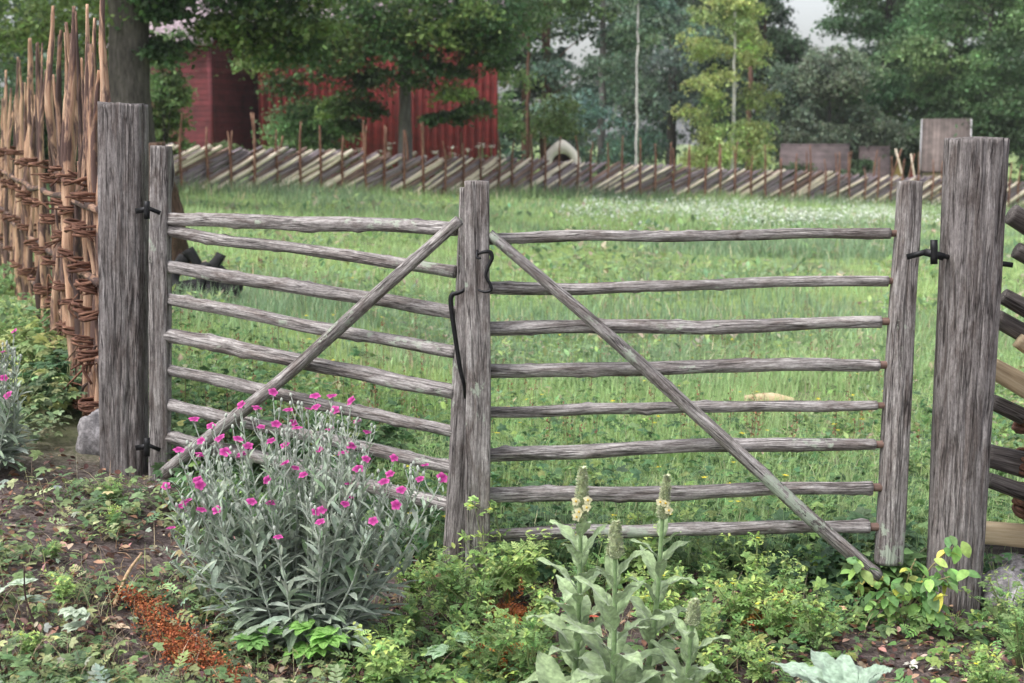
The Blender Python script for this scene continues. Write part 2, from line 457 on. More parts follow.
def place_t(t, sc, ang, off, tilt=0):
    v, q = t
    v = v * sc
    c, s_ = math.cos(ang), math.sin(ang)
    ct, st = math.cos(tilt), math.sin(tilt)
    v = np.stack([v[:, 0], v[:, 1] * ct - v[:, 2] * st, v[:, 1] * st + v[:, 2] * ct], 1)
    v = np.stack([v[:, 0] * c + v[:, 1] * s_, -v[:, 0] * s_ + v[:, 1] * c, v[:, 2]], 1)
    return v + np.array(off), q

LEAF = tmpl_leaf(.55, .15, .2, 3)
LEAF2 = tmpl_leaf(.5, .15, .12, 2)
NARROW = tmpl_leaf(.28, .2, .3, 3)
stemq = (np.array([(-.008, 0, 0), (.008, 0, 0), (.008, 1, -.12), (-.008, 1, -.12)]), np.array([(0, 1, 2, 3)]))
PINN = combine([stemq] + [place_t(LEAF2, .30 - .03 * abs(k - 1), s_ * 1.0, (0, .3 + .2 * k, -.1 * (.3 + .2 * k) ** 2), .15) for k in range(4) for s_ in (-1, 1)] + [place_t(LEAF2, .34, 0, (0, .92, -.1), .0)])
PALM = combine([stemq] + [place_t(LEAF, .62 - .07 * abs(k), k * .85, (0, .5, -.04), -.1) for k in (-2, -1, 0, 1, 2)])
TRI = combine([stemq] + [place_t(tmpl_leaf(.72, .12, .15, 3), .52, k * 1.15, (0, .55, -.04), -.05) for k in (-1, 0, 1)])
ROUND = tmpl_leaf(.95, .10, .2, 4)
QUADL = (np.array([(-.32, .0, 0), (.3, .1, .03), (.22, .9, -.08), (-.25, 1., 0.02)]), np.array([(0, 1, 2, 3)]))

def scatter(mb, tmpl, pos, az, el, size, col, roll=None):
    """vectorised placing of leaf templates: az heading, el elevation of the leaf axis"""
    v, q = tmpl; N = len(pos); k = len(v)
    az = np.asarray(az); el = np.asarray(el); size = np.asarray(size).reshape(-1)
    roll = np.zeros(N) if roll is None else roll
    d = np.stack([np.cos(el) * np.cos(az), np.cos(el) * np.sin(az), np.sin(el)], 1)
    s_ = np.stack([np.sin(az), -np.cos(az), np.zeros(N)], 1)
    n = np.cross(s_, d)
    cr, sr = np.cos(roll)[:, None], np.sin(roll)[:, None]
    s2 = s_ * cr + n * sr; n2 = n * cr - s_ * sr
    V = (v[None, :, 0, None] * s2[:, None] + v[None, :, 1, None] * d[:, None] + v[None, :, 2, None] * n2[:, None]) * size[:, None, None] + np.asarray(pos)[:, None]
    Q = (q[None] + (np.arange(N) * k)[:, None, None]).reshape(-1, 4)
    C = np.repeat(np.asarray(col), k, axis=0)
    mb.add(V.reshape(-1, 3), Q, None, C)

def cvar(base, N, v=.25, hue=.08):
    """per-leaf colour variation"""
    b = np.array(base)[None] if np.ndim(base) == 1 else np.asarray(base)
    k = np.exp(R.normal(0, v, (N, 1)))
    h = 1 + R.normal(0, hue, (N, 3))
    return np.clip(b * k * h, .003, .95)

def pick(cols, wts, N):
    w = np.array(wts, float); w /= w.sum()
    return np.array(cols)[R.choice(len(cols), N, p=w)]

def blades(mb, pos, h, w, lean, col, seg=3, az=None):
    N = len(pos)
    az = R.uniform(0, 2 * np.pi, N) if az is None else az
    d = np.stack([np.cos(az), np.sin(az), np.zeros(N)], 1)
    s_ = np.stack([-np.sin(az), np.cos(az), np.zeros(N)], 1)
    V = np.zeros((N, 2 * seg + 1, 3))
    for i in range(seg + 1):
        t = i / seg
        c = pos + np.array([0, 0, 1.]) * (h * (t - .25 * lean * t * t))[:, None] + d * (h * lean * t ** 2)[:, None]
        ww = (w * (1 - t) ** .6 * .5)[:, None]
        if i < seg:
            V[:, 2 * i] = c - s_ * ww; V[:, 2 * i + 1] = c + s_ * ww
        else: V[:, 2 * seg] = c
    b = (np.arange(N) * (2 * seg + 1))[:, None]
    Q = np.concatenate([b + np.array([[2 * i, 2 * i + 1, 2 * i + 3, 2 * i + 2]]) for i in range(seg - 1)]) if seg > 1 else None
    T = b + np.array([[2 * seg - 2, 2 * seg - 1, 2 * seg]])
    mb.add(V.reshape(-1, 3), Q, T, np.repeat(col, 2 * seg + 1, axis=0))

# ------------------------------------------------------------------ setting: ground
def ground():
    def axis(lo, hi, fl, fh, step, grow=1.18):
        a = list(np.arange(fl, fh, step)); s_ = step; x = fh
        while x < hi: a.append(x); s_ *= grow; x += s_
        a.append(hi); s_ = step; x = fl - step; b = []
        while x > lo: b.append(x); s_ *= grow; x -= s_
        b.append(lo)
        return np.array(b[::-1] + a)
    xs = axis(-600, 600, -3.4, 2.4, .035); ys = axis(-30, 900, 2.6, 8.0, .045)
    X, Y = np.meshgrid(xs, ys)
    Z = gz(X, Y)
    near = (np.abs(X) < 5) & (Y < 12) & (Y > 2)
    idx = np.argwhere(near)
    for i, j in idx:
        x, y = X[i, j], Y[i, j]
        Z[i, j] += .010 * mn.noise(Vector((x * 9, y * 9, 0))) + .006 * mn.noise(Vector((x * 24, y * 24, 3))) - .006
    V = np.stack([X, Y, Z], 2).reshape(-1, 3)
    ny, nx = X.shape
    a = np.arange(ny * nx).reshape(ny, nx)
    Q = np.stack([a[:-1, :-1], a[:-1, 1:], a[1:, 1:], a[1:, :-1]], 2).reshape(-1, 4)
    m, n = mat('soil_and_meadow')
    tc = n.nodes.new('ShaderNodeTexCoord'); v = tc.outputs['Object']
    a1 = noi(n, v, 5, 8, .7); a2 = noi(n, v, 60, 6, .75); a3 = noi(n, v, .8, 5, .6)
    soil = ramp(n, [(.32, (.042, .034, .031)), (.5, (.125, .102, .094)), (.68, (.25, .21, .195))]); n.links.new(a2.outputs[0], soil.inputs[0])
    s2 = ramp(n, [(.35, (.6, .57, .6)), (.65, (1.25, 1.2, 1.2))]); n.links.new(a1.outputs[0], s2.inputs[0])
    sc = mix(n, 1.0, soil.outputs[0], s2.outputs[0], 'MULTIPLY')
    gr = ramp(n, [(.3, (.12, .18, .06)), (.5, (.20, .28, .09)), (.7, (.30, .38, .15))]); n.links.new(a1.outputs[0], gr.inputs[0])
    sp = n.nodes.new('ShaderNodeSeparateXYZ'); n.links.new(v, sp.inputs[0])
    mr = n.nodes.new('ShaderNodeMapRange'); mr.inputs[1].default_value = 5.2; mr.inputs[2].default_value = 7.5
    n.links.new(sp.outputs[1], mr.inputs[0])
    pr = ramp(n, [(.33, (.15, .15, .15)), (.47, (1, 1, 1))]); n.links.new(a3.outputs[0], pr.inputs[0])
    mm = n.nodes.new('ShaderNodeMath'); mm.operation = 'MULTIPLY'; n.links.new(mr.outputs[0], mm.inputs[0]); n.links.new(pr.outputs[0], mm.inputs[1])
    c = mix(n, mm.outputs[0], sc, gr.outputs[0])
    bs = n.nodes.new('ShaderNodeBsdfPrincipled'); bs.inputs['Roughness'].default_value = .95; bs.inputs['Specular IOR Level'].default_value = .15
    n.links.new(c, bs.inputs['Base Color'])
    bp = n.nodes.new('ShaderNodeBump'); bp.inputs['Strength'].default_value = .8; bp.inputs['Distance'].default_value = .012
    n.links.new(a2.outputs[0], bp.inputs['Height']); n.links.new(bp.outputs[0], bs.inputs['Normal'])
    o = n.nodes.new('ShaderNodeOutputMaterial'); n.links.new(bs.outputs[0], o.inputs[0])
    g = obj('ground', npmesh('ground', V, Q), m)
    tag(g, kind='structure')
ground()

# ------------------------------------------------------------------ gate posts
YR = 4.76      # right gate plane
YC = 4.80
YL = 5.46      # left hinge stile
def gate_post(name, top, bot, r0, r1, label, square=.3, **kw):
    b = bot.copy(); b.z -= .25
    mb = MB(bot)
    tube(mb, [b, top], [r1, r1, r0], n=110, rings=150, amp=.05, kz=.9, kt=.8, square=square, fiss=.09, wob=.005, knots=0, **kw)
    V = mb.V[0]
    # worn, uneven sawn top
    tz = V[:, 2].max()
    for i in range(len(V)):
        if V[i, 2] > tz - .02:
            V[i, 2] += .012 * mn.noise(Vector((V[i, 0] * 25, V[i, 1] * 25, 0)))
    o = mb.build(name, M['post'])
    tag(o, label, 'gate post', 'round timber gate posts')
    return o
gate_post('gate_post', P(977, 139, 4.77), P(951, 601, 4.77), .112, .103, 'thick grey weathered round gate post on the right, beside the stacked slanting fence poles')
gate_post('gate_post', P(123.5, 104, 5.52), P(122.5, 478, 5.52), .102, .103, 'thick grey weathered square-topped gate post on the left, next to the tall orange stake fence', square=.6, rot=.35)

# ------------------------------------------------------------------ gates
def rail_obj(parent, pa, pb, ra, rb, m, name='rail', sag=0.0):
    mb = MB(pa)
    mid = (Vector(pa) + Vector(pb)) / 2 + Vector((0, 0, sag))
    tube(mb, [pa, mid, pb], [ra, (ra + rb) / 2 * U(.95, 1.12), rb], n=24, rings=110, amp=.13, kz=4.5, wob=.016, fiss=.09, knots=9, kt=1.1)
    return mb.build(name, m, parent)

def make_right_gate():
    t = empty('farm_gate', onG(P(700, 500, YR).x, YR), 'right leaf of the pole gate, its lichened brace falling to the right', 'gate', 'pole gate leaves')
    px = lambda p: p / (F / 4.9) / 2.0
    L = [(239, 233.5, 895, 11), (288, 281, 893, 11), (328.5, 321.5, 886, 12.5), (370.5, 365, 884, 13), (412, 405.5, 882, 10.5), (455, 444.5, 880, 13), (495, 487.5, 877, 14), (536, 527, 874, 14)]
    for i, (yl, yr, xr, th) in enumerate(L):
        Yd = YR + .02
        a = P(484, yl, Yd); b = P(xr - 5, yr, Yd)
        rail_obj(t, a, b, px(th + 1), px(th - .5), M['rail'], sag=U(-.006, .006))
        mb = MB(b)
        tube(mb, [P(xr - 7, yr, Yd), P(xr + 8, yr - .3, Yd)], px(th * .62), n=10, rings=4, amp=.05)
        mb.build('tenon', M['tenon'], t)
    # closing stile: squared, with slightly chamfered right side
    mb = MB(P(477, 590, YR - .03))
    tube(mb, [P(477, 181, YR - .03), P(478, 400, YR - .03), P(477, 604, YR - .03)], [.051, .052, .052], n=64, rings=110, amp=.03, kz=1.2, square=.85, fiss=.05, rot=math.pi / 4 * 0 + .12, wob=.006)
    mb.build('stile', M['stile'], t)
    mb = MB(P(888, 560, YR + .03))
    tube(mb, [P(910, 181, YR + .03), P(899, 370, YR + .03), P(888, 562, YR + .03)], [.047, .052, .055], n=64, rings=110, amp=.07, kz=1.4, square=.35, fiss=.06, wob=.012)
    mb.build('stile', M['stile'], t)
    mb = MB(P(690, 400, YR - .05))
    tube(mb, [P(489, 234, YR - .05), P(580, 310, YR - .055), P(690, 408, YR - .055), P(800, 508, YR - .055), P(878, 577, YR - .05)], [.019, .022, .024, .025, .024], n=20, rings=70, amp=.09, kz=2.5, wob=.006, fiss=.05, knots=6)
    mb.build('brace', M['lichenrail'], t)
    # S-shaped catch on the closing stile
    mb = MB(P(486, 270, YR - .09))
    tube(mb, [P(478, 254, YR - .09), P(484, 252, YR - .105), P(490, 252, YR - .10), P(492, 258, YR - .10), P(488, 267, YR - .10), P(486, 276, YR - .10), P(490, 284, YR - .10), P(491, 290, YR - .10), P(485, 292, YR - .10), P(478, 290, YR - .09)], [.004, .006, .0075, .007, .0065, .006, .006, .006, .005, .004], n=8, rings=36, amp=.05)
    tube(mb, [P(477, 250, YR - .085), P(477, 258, YR - .10), P(481, 258, YR - .10)], .004, n=6, rings=6)
    mb.build('latch_hook', M['iron'], t)
    # hinge
    mb = MB(P(920, 255, YR))
    slab(mb, P(907, 257, YR - .03), P(926, 252, YR - .07), .006, .020, up=(0, 0, 1))
    slab(mb, P(925, 252, YR - .07), P(944, 257, YR - .085), .008, .026)
    tube(mb, [P(934, 240, YR - .075), P(934, 264, YR - .075)], .013, n=10, rings=4, amp=.02)
    tube(mb, [P(940, 256, YR - .08), P(960, 258, YR + .02), P(1006, 264, YR + .0)], .009, n=8, rings=8)
    slab(mb, P(998, 263, YR), P(1012, 265, YR), .02, .018)
    mb.build('hinge', M['iron'], t)
    return t
make_right_gate()

def make_left_gate():
    base = P(305, 480, 5.1)
    t = empty('farm_gate', onG(base.x, base.y), 'left leaf of the pole gate, angled away behind the pink flowers', 'gate', 'pole gate leaves')
    L = [(219, 229, 13), (230, 272, 11.5), (266, 313, 12.5), (298.5, 352.5, 12), (335, 392, 15), (369, 432, 11.5), (403, 469, 12.5), (436, 506, 13.5)]
    for i, (yl, yr, th) in enumerate(L):
        a = P(166, yl, YL); b = P(456, yr, YC + .10)
        rail_obj(t, a, b, th / (F / 5.6) / 2, (th + 1) / (F / 4.95) / 2, M['rail'], sag=U(-.008, .006))
    mb = MB(P(161, 478, YL))
    tube(mb, [P(161, 146, YL), P(160, 300, YL), P(160, 480, YL)], [.044, .048, .048], n=56, rings=110, amp=.06, kz=1.4, square=.6, fiss=.07, rot=.2, wob=.006)
    mb.build('stile', M['stile'], t)
    mb = MB(P(169, 200, YL + .02))
    tube(mb, [P(168, 147, YL + .03), P(169, 175, YL + .035), P(167, 205, YL + .03)], [.018, .024, .012], n=20, rings=20, amp=.15, fiss=.08)
    mb.build('split_piece', M['oldpole'], t)
    mb = MB(P(457, 560, YC + .1))
    tube(mb, [P(471, 188, YC + .11), P(463, 380, YC + .11), P(454, 562, YC + .11)], [.045, .047, .048], n=56, rings=110, amp=.05, kz=1.4, square=.4, fiss=.06, wob=.008)
    mb.build('stile', M['stile'], t)
    mb = MB(P(300, 350, 5.0))
    tube(mb, [P(459, 221, YC + .0), P(380, 290, YC + .14), P(300, 362, YC + .30), P(230, 420, YC + .44), P(163, 474, YL - .06)], [.020, .023, .025, .027, .026], n=20, rings=64, amp=.1, kz=2.5, wob=.008, fiss=.05, knots=6)
    mb.build('brace', M['rail'], t)
    mb = MB(P(460, 340, YC - .0))
    tube(mb, [P(466, 286, YC), P(464, 290, YC - .03), P(458, 293, YC - .03), P(452, 295, YC - .03), P(451, 305, YC - .03), P(455, 335, YC - .03), P(460, 368, YC - .03), P(464, 384, YC - .03), P(465, 398, YC - .01)], [.004, .006, .008, .009, .009, .0085, .008, .007, .005], n=10, rings=40, amp=.04)
    mb.build('latch_bar', M['iron'], t)
    for (y0, nm) in ((210, 'hinge'), (447, 'hinge')):
        mb = MB(P(148, y0, YL))
        slab(mb, P(136, y0 + 1, YL - .06), P(149, y0 - 1, YL - .09), .008, .022)
        slab(mb, P(148, y0 - 2, YL - .09), P(160, y0 + 3, YL - .055), .006, .016)
        tube(mb, [P(147, y0 - 9, YL - .085), P(147, y0 + 9, YL - .085)], .012, n=10, rings=4, amp=.02)
        mb.build(nm, M['iron'], t)
make_left_gate()

# ------------------------------------------------------------------ tall stake fence on the left
def left_fence():
    def pt(Y, off=0.0):
        return Vector((-1.72 - .445 * (Y - 5.65) + off, Y, 0))
    def Yof(u): return .794 / (.445 + (u - 512) / F)
    base = pt(5.7); base.z = float(gz(base.x, base.y))
    t = empty('stake_fence', base, 'tall fence of upright orange split stakes bound with twisted withies, left of the gate', 'fence')
    tips = [(103, -14, .95), (95, 18, .8), (90, 44, 1.15), (74, 6, 1.1), (66, 22, .9), (61, 30, .8), (53, 6, 1.0), (46, 70, .7), (38, 42, .8), (30, 38, 1.2), (28, 77, .8), (23, 82, .8), (18, 57, .9), (11, 88, .8), (6, 70, .9), (3, 98, .8), (-2, 80, .8), (-7, 95, .8), (-12, 90, .8), (-17, 100, .8), (-24, 95, .8),
            *[(float(u_) + 3, U(105, 215), .65) for u_ in np.linspace(-6, 90, 14)], *[(float(u_) + 1, 100 - u_ * 1.0 + U(-25, 45), U(.45, .7)) for u_ in np.linspace(-4, 92, 18)], (99, 70, .8), (83, 120, .7), (70, 60, .8), (57, 90, .8), (43, 110, .7), (35, 95, .7), (14, 105, .7)]
    for i, (tx, ty, k) in enumerate(tips):
        bx_ = tx - U(2, 9) if tx > 80 else tx + U(-4, 3)
        if i == 0: bx_ = 93
        if i == 1: bx_ = 86
        if i == 2: bx_ = 88
        Y = Yof(bx_)
        side = -.06 if i % 2 else .05
        b = pt(Y); b.x += side * .5
        b.z = float(gz(b.x, b.y)) - .15
        top = P(tx, ty, Y + side * .3)
        md = b.lerp(top, .45) + Vector((U(-.03, .03), U(-.03, .03), 0))
        m2 = b.lerp(top, .75) + Vector((U(-.025, .025), U(-.03, .03), 0))
        mb = MB((b.x, b.y, b.z))
        r = .026 * k
        tube(mb, [b, md, m2, top], [r * 1.15, r * 1.1, r * .9, r * .75, r * .35], n=12, rings=60, amp=.30, kz=7, kt=1.5, wob=.03, knots=6, rot=U(0, 3), square=.35, fiss=.08)
        mb.build('stake', M['stake'] if R.random() < .8 else M['stake2'], t)
    # lying infill poles that run along the fence between stake pairs
    for k in range(3):
        z = .35 + k * .33 + U(-.02, .02)
        Y0 = U(5.55, 5.75); Y1 = U(14, 16)
        a = pt(Y0, -.0); b = pt(Y1)
        a.z = float(gz(a.x, a.y)) + z + .05; b.z = float(gz(b.x, b.y)) + z - .1
        mb = MB(a)
        tube(mb, [a, a.lerp(b, .33) + Vector((0, 0, U(-.05, .05))), a.lerp(b, .66), b], [.018, .016, .014], n=8, rings=40, amp=.15, wob=.03)
        mb.build('lying_pole', M['stake2'], t)
    # bindings round each stake pair
    us = [91, 84, 75, 66, 56, 46, 37, 29, 21, 14, 6, -2]
    for j, u in enumerate(us):
        Y = Yof(u); c = pt(Y); g = float(gz(c.x, c.y))
        zs = [.12, .34, .52, .72, .92, 1.08] if u > 60 else [.3, .55, .8, 1.05]
        for z in zs:
            zz = g + z + U(-.05, .05)
            mb = MB((c.x, c.y, zz))
            rw = U(.048, .068)
            for w in range(random.choice((2, 3, 4))):
                pts = []; tilt = U(-.25, .25); ph = U(0, 6)
                for s_ in range(11):
                    a = ph + s_ * 2 * math.pi / 9
                    pts.append((c.x + math.cos(a) * rw * 1.15 + U(-.006, .006), c.y + math.sin(a) * rw * 1.35 + U(-.006, .006), zz + w * .012 + math.cos(a) * rw * tilt + U(-.005, .005)))
                if R.random() < .5: pts.append((c.x + U(-.09, .09), c.y - .09, zz + U(-.06, .05)))
                tube(mb, pts, [.005, .008, .0075, .004], n=6, rings=40, amp=.4, kz=20)
            mb.build('binding', M['withy'], t)
    # loose snapped withies and bark strips close to the post
    for k in range(34):
        u = U(48, 97); Y = Yof(u) - .08; p = P(u, U(240, 430), Y)
        mb = MB(p)
        tube(mb, [p, p + Vector((U(-.05, .05), U(-.02, .02), U(.03, .08))), p + Vector((U(-.1, .1), U(-.04, .04), U(-.12, .12)))], [.006, .007, .003], n=6, rings=10, amp=.2)
        mb.build('bark_strip', M['stake2'] if k % 2 else M['withy'], t)
left_fence()

# ------------------------------------------------------------------ slanted pole fence at the right edge
def right_fence():
    Yb = 5.0
    b = onG(P(1040, 500, Yb).x, Yb)
    t = empty('slanted_pole_fence', b, 'stacked slanting pole fence of dark and pale wood against the right gate post', 'fence')
    items = [((1011, 214), (1110, 268), 11, 'oldpole'), ((1003, 296), (1110, 352), 8, 'oldpole'), ((996, 318), (1110, 380), 9, 'oldpole'),
             ((990, 366), (1120, 440), 11, 'split'), ((992, 402), (1110, 455), 8, 'oldpole'), ((986, 455), (1120, 486), 12, 'oldpole'), ((989, 480), (1120, 525), 8, 'oldpole'),
             ((975, 532), (1120, 540), 12, 'split'), ((978, 553), (1120, 556), 11, 'oldpole'), ((1016, 250), (1120, 300), 8, 'oldpole'), ((1018, 340), (1120, 410), 8, 'split')]
    for k, (a, c, th, m) in enumerate(items):
        Y = Yb + (k % 3) * .05
        mb = MB(P(a[0], a[1], Y))
        r = th * 1.22 / (F / Y)
        tube(mb, [P(a[0], a[1], Y), P((a[0] + c[0]) / 2, (a[1] + c[1]) / 2 + 1, Y), P(c[0], c[1], Y)], [r * .85, r, r], n=22, rings=40, amp=.10, square=.55 if m == 'split' or th > 11 else .1, rot=U(0, 1), fiss=.05, kz=3, flat=.75 if m == 'split' else 1)
        mb.build('slanted_pole', M[m], t)
    for dx, Y in ((1033, Yb - .10), (1036, Yb + .26)):
        p = P(dx, 560, Y); p.z = float(gz(p.x, p.y)) - .1; q = P(dx + 8, 180, Y)
        mb = MB(p); tube(mb, [p, q], .025, n=12, rings=30, amp=.1, wob=.015); mb.build('stake', M['stake2'], t)
    for yy in (432, 470, 505, 515):
        c = P(1024, yy, Yb + .08)
        mb = MB(c)
        for w in range(4):
            pts = []; tl = U(-.4, .4)
            for s_ in range(11):
                a = s_ * 2 * math.pi / 9 + w
                pts.append((c.x + .03 + math.cos(a) * .05 + U(-.008, .008), c.y + math.sin(a) * .12, c.z + w * .018 + math.cos(a) * .05 * tl + U(-.008, .008)))
            tube(mb, pts, [.007, .010, .008, .006], n=7, rings=34, amp=.15)
        mb.build('binding', M['withy'], t)
right_fence()

# ------------------------------------------------------------------ stones
def stone(name, c, sx, sy, sz, label, seed=0, group=None):
    mb = MB(c)
    n1, n2 = 22, 32; V = []
    for i in range(n1 + 1):
        th = math.pi * i / n1
        for k in range(n2):
            ph = 2 * math.pi * k / n2
            d = Vector((math.sin(th) * math.cos(ph), math.sin(th) * math.sin(ph), math.cos(th)))
            q = 1 + .28 * mn.noise(d * 1.3 + Vector((seed, 0, 0))) + .10 * mn.noise(d * 3.5 + Vector((seed, 5, 0))) + .03 * mn.noise(d * 11)
            V.append((c[0] + d.x * sx * q, c[1] + d.y * sy * q, c[2] + d.z * sz * q))
    Q = [(i * n2 + k, i * n2 + (k + 1) % n2, (i + 1) * n2 + (k + 1) % n2, (i + 1) * n2 + k) for i in range(n1) for k in range(n2)]
    mb.add(V, [tuple(reversed(q)) for q in Q])
    o = mb.build(name, M['stone']); tag(o, label, 'stone', group)
p = G(93, 452); stone('field_stone', p + Vector((.0, .06, .05)), .085, .10, .12, 'grey field stone tucked against the foot of the left gate post', 3)
p = P(1010, 570, 4.95); stone('field_stone', Vector((p.x + .06, 4.98, .045)), .17, .13, .06, 'pale grey granite stone under the slanting poles at the right edge', 9)
p = G(1000, 612); stone('field_stone', Vector((p.x + .01, p.y + .02, .04)), .085, .10, .085, 'dark speckled stone beside the foot of the right gate post', 14)

# ------------------------------------------------------------------ far slanted-pole fence
FL = [(-13.5, 24.5), (-7.5, 30.0), (2.75, 42.0), (20.5, 54.0), (27, 57.5)]
segs = [math.dist(FL[i], FL[i + 1]) for i in range(len(FL) - 1)]
TOT = sum(segs)
def fl(s_):
    for i, L in enumerate(segs):
        if s_ <= L or i == len(segs) - 1:
            f = s_ / L
            a, b = FL[i], FL[i + 1]
            return a[0] + (b[0] - a[0]) * f, a[1] + (b[1] - a[1]) * f
        s_ -= L
def far_fence():
    x0, y0 = fl(20)
    t = empty('slanted_pole_fence', onG(x0, y0), 'long low fence of slanting grey and pale poles across the far side of the meadow', 'fence')
    s_ = .0; k = 0; polelist = []
    while s_ < TOT - 2.4:
        run = U(2.0, 2.35); side = U(-.07, .07)
        a = fl(s_); b = fl(s_ + run)
        za = float(gz(*a)) + U(-.02, .06); zb = float(gz(*b)) + U(.93, 1.06)
        r = U(.030, .052)
        mm = R.random()
        m = 'farpale' if mm < .19 else ('farpole2' if mm < .42 else 'farpole')
        if m == 'farpale': side = -.10
        polelist.append((s_, (a[0], a[1] + side, za), (b[0], b[1] + side, zb), r * (1.12 if m == 'farpale' else 1), m))
        s_ += U(.085, .16); k += 1
    vis = [p_ for p_ in polelist if p_[0] > 5.0]
    single = vis[:100]; rest = [p_ for p_ in polelist if p_ not in single]
    for (_, a, b, r, m) in single:
        mb = MB(a); tube(mb, [a, b], [r, r * .8], n=8, rings=7, amp=.12, wob=.02); mb.build('slanted_pole', M[m], t)
    mb = MB((x0, y0, 0)); mi = []
    names = ['farpole', 'farpole2', 'farpale']
    for (_, a, b, r, m) in rest:
        n0 = sum(len(q) for q in mb.Q) + 0; nt0 = sum(len(q) for q in mb.T)
        tube(mb, [a, b], [r, r * .8], n=7, rings=4, amp=.1)
        mi.append((names.index(m), 7 * 3, 14))
    o = mb.build('slanted_pole', M['farpole'], t); tag(o, kind='stuff')
    for nm in names[1:]: o.data.materials.append(M[nm])
    idx = np.concatenate([np.concatenate([np.full(q, i) for i, q, _ in mi]), np.concatenate([np.full(tt, i) for i, _, tt in mi])])
    if len(idx) == len(o.data.polygons): o.data.polygons.foreach_set('material_index', idx.astype(np.int32))
    s_ = .5; cnt = 0
    while s_ < TOT - 1 and cnt < 98:
        a = fl(s_); hh = U(1.5, 1.95)
        if s_ > 4:
            for side in (-1, 1):
                if side > 0 and R.random() < .6: continue
                g = float(gz(*a))
                x, y = a[0] + U(-.03, .03), a[1] + side * .19
                h2 = hh + U(-.25, .1)
                mb = MB((x, y, g))
                tube(mb, [(x, y, g - .1), (x + U(-.06, .06), y, g + h2 * .6), (x + U(-.05, .05), y, g + h2)], [.036, .032, .016], n=7, rings=8, amp=.15, wob=.02)
                mb.build('stake', M['farstake'], t); cnt += 1
                if side < 0:
                    mb = MB((x, y, g))
                    for q in range(4):
                        z = g + .2 + q * .24 + U(-.04, .04)
                        pts = [(x + math.cos(w) * .06, a[1] + math.sin(w) * .22, z + .03 * math.cos(w)) for w in np.linspace(0, 6.6, 9)]
                        tube(mb, pts, .016, n=5, rings=12)
                    mb.build('binding', M['withy'], t)
        s_ += U(.62, .78)
far_fence()

# ------------------------------------------------------------------ buildings
def quad(mb, pts, C=None): mb.add(pts, [(0, 1, 2, 3)], None, C)
def box(mb, x0, x1, y0, y1, z0, z1):
    V = [(x, y, z) for z in (z0, z1) for x, y in ((x0, y0), (x1, y0), (x1, y1), (x0, y1))]
    mb.add(V, [(0, 3, 2, 1), (4, 5, 6, 7), (0, 1, 5, 4), (1, 2, 6, 5), (2, 3, 7, 6), (3, 0, 4, 7)])
def prism(mb, prof, y0, y1):
    """extrude an x-z outline along y"""
    n = len(prof)
    V = [(x, y0, z) for x, z in prof] + [(x, y1, z) for x, z in prof]
    Q = [(i, (i + 1) % n, n + (i + 1) % n, n + i) for i in range(n)]
    T = [(0, i + 1, i) for i in range(1, n - 1)] + [(n, n + i, n + i + 1) for i in range(1, n - 1)]
    mb.add(V, Q, T)

def house(name, loc, rz, L, Wd, H, rise, wallm, roofm, label, cat, over=.35, gable_trim=True, windows=(), doors=(), wmat=None):
    """ridge along local x; gable ends at local x=0 and x=L; front eave wall at local y=0"""
    t = empty(name, loc, label, cat); t.rotation_euler = (0, 0, rz)
    def bl(mb, n, m, par=t, smooth=False):
        o = obj(n, mb.mesh(n, smooth), m, par); return o
    mb = MB()
    prof = [(0, -.6), (Wd, -.6), (Wd, H), (Wd / 2, H + rise), (0, H)]
    V = [(0, y, z) for y, z in prof] + [(L, y, z) for y, z in prof]
    n = 5
    Q = [(i, (i + 1) % n, n + (i + 1) % n, n + i) for i in range(n)]
    T = [(0, i, i + 1) for i in range(1, n - 1)] + [(n, n + i + 1, n + i) for i in range(1, n - 1)]
    mb.add(V, Q, T); bl(mb, 'wall', wallm)
    for s_ in (0, 1):
        mb = MB()
        sl = rise / (Wd / 2); th = .10
        y0 = -over if s_ == 0 else Wd + over; z0 = H - over * sl + .04
        y1, z1 = Wd / 2, H + rise + .04
        V = []
        for x in (-over, L + over):
            V += [(x, y0, z0), (x, y1, z1), (x, y1, z1 + th), (x, y0, z0 + th)]
        mb.add(V, [(0, 3, 2, 1), (4, 5, 6, 7), (0, 1, 5, 4), (1, 2, 6, 5), (2, 3, 7, 6), (3, 0, 4, 7)])
        r = bl(mb, 'roof', roofm)
    if gable_trim:
        for x in (-over - .02, L + over + .02):
            for s_ in (0, 1):
                mb = MB()
                y0 = -over if s_ == 0 else Wd + over
                slab(mb, (x, y0, H - over * sl + .08), (x, Wd / 2, H + rise + .08), .04, .2)
                bl(mb, 'bargeboard', M['trim'])
    for (x, z, w, h) in windows:
        mb = MB(); slab(mb, (x - w / 2, -.03, z), (x + w / 2, -.03, z), .06, h); wdw = bl(mb, 'window', M['trim'])
        mb = MB()
        for i in (-1, 1):
            slab(mb, (x + i * w / 4 - w * .18, -.065, z), (x + i * w / 4 + w * .18, -.065, z), .01, h * .8)
        obj('pane', mb.mesh('pane', False), M['iron'], wdw)
    for (x, w, h) in doors:
        mb = MB(); slab(mb, (x - w / 2, -.04, h / 2), (x + w / 2, -.04, h / 2), .08, h); bl(mb, 'door', M['plankroof'])
    return t

c1 = onG((219 - CX) / F * 43.5, 43)
# corner at px 219: gable end towards right, eave wall towards left
ang = math.radians(180 + 38)
def build_log_house():
    # local x (ridge) runs back-left from the corner; gable end at x=0 shows to the right
    rz = math.radians(180 - 28)
    t = house('log_house', (c1.x, 43, c1.z - .1), rz, 9, 6.5, 3.55, 2.9, M['redlap'], M['shingle'],
              'dark red house of horizontal boards with a pale purple-grey roof behind the trees on the left', 'house', over=.3)
    return t
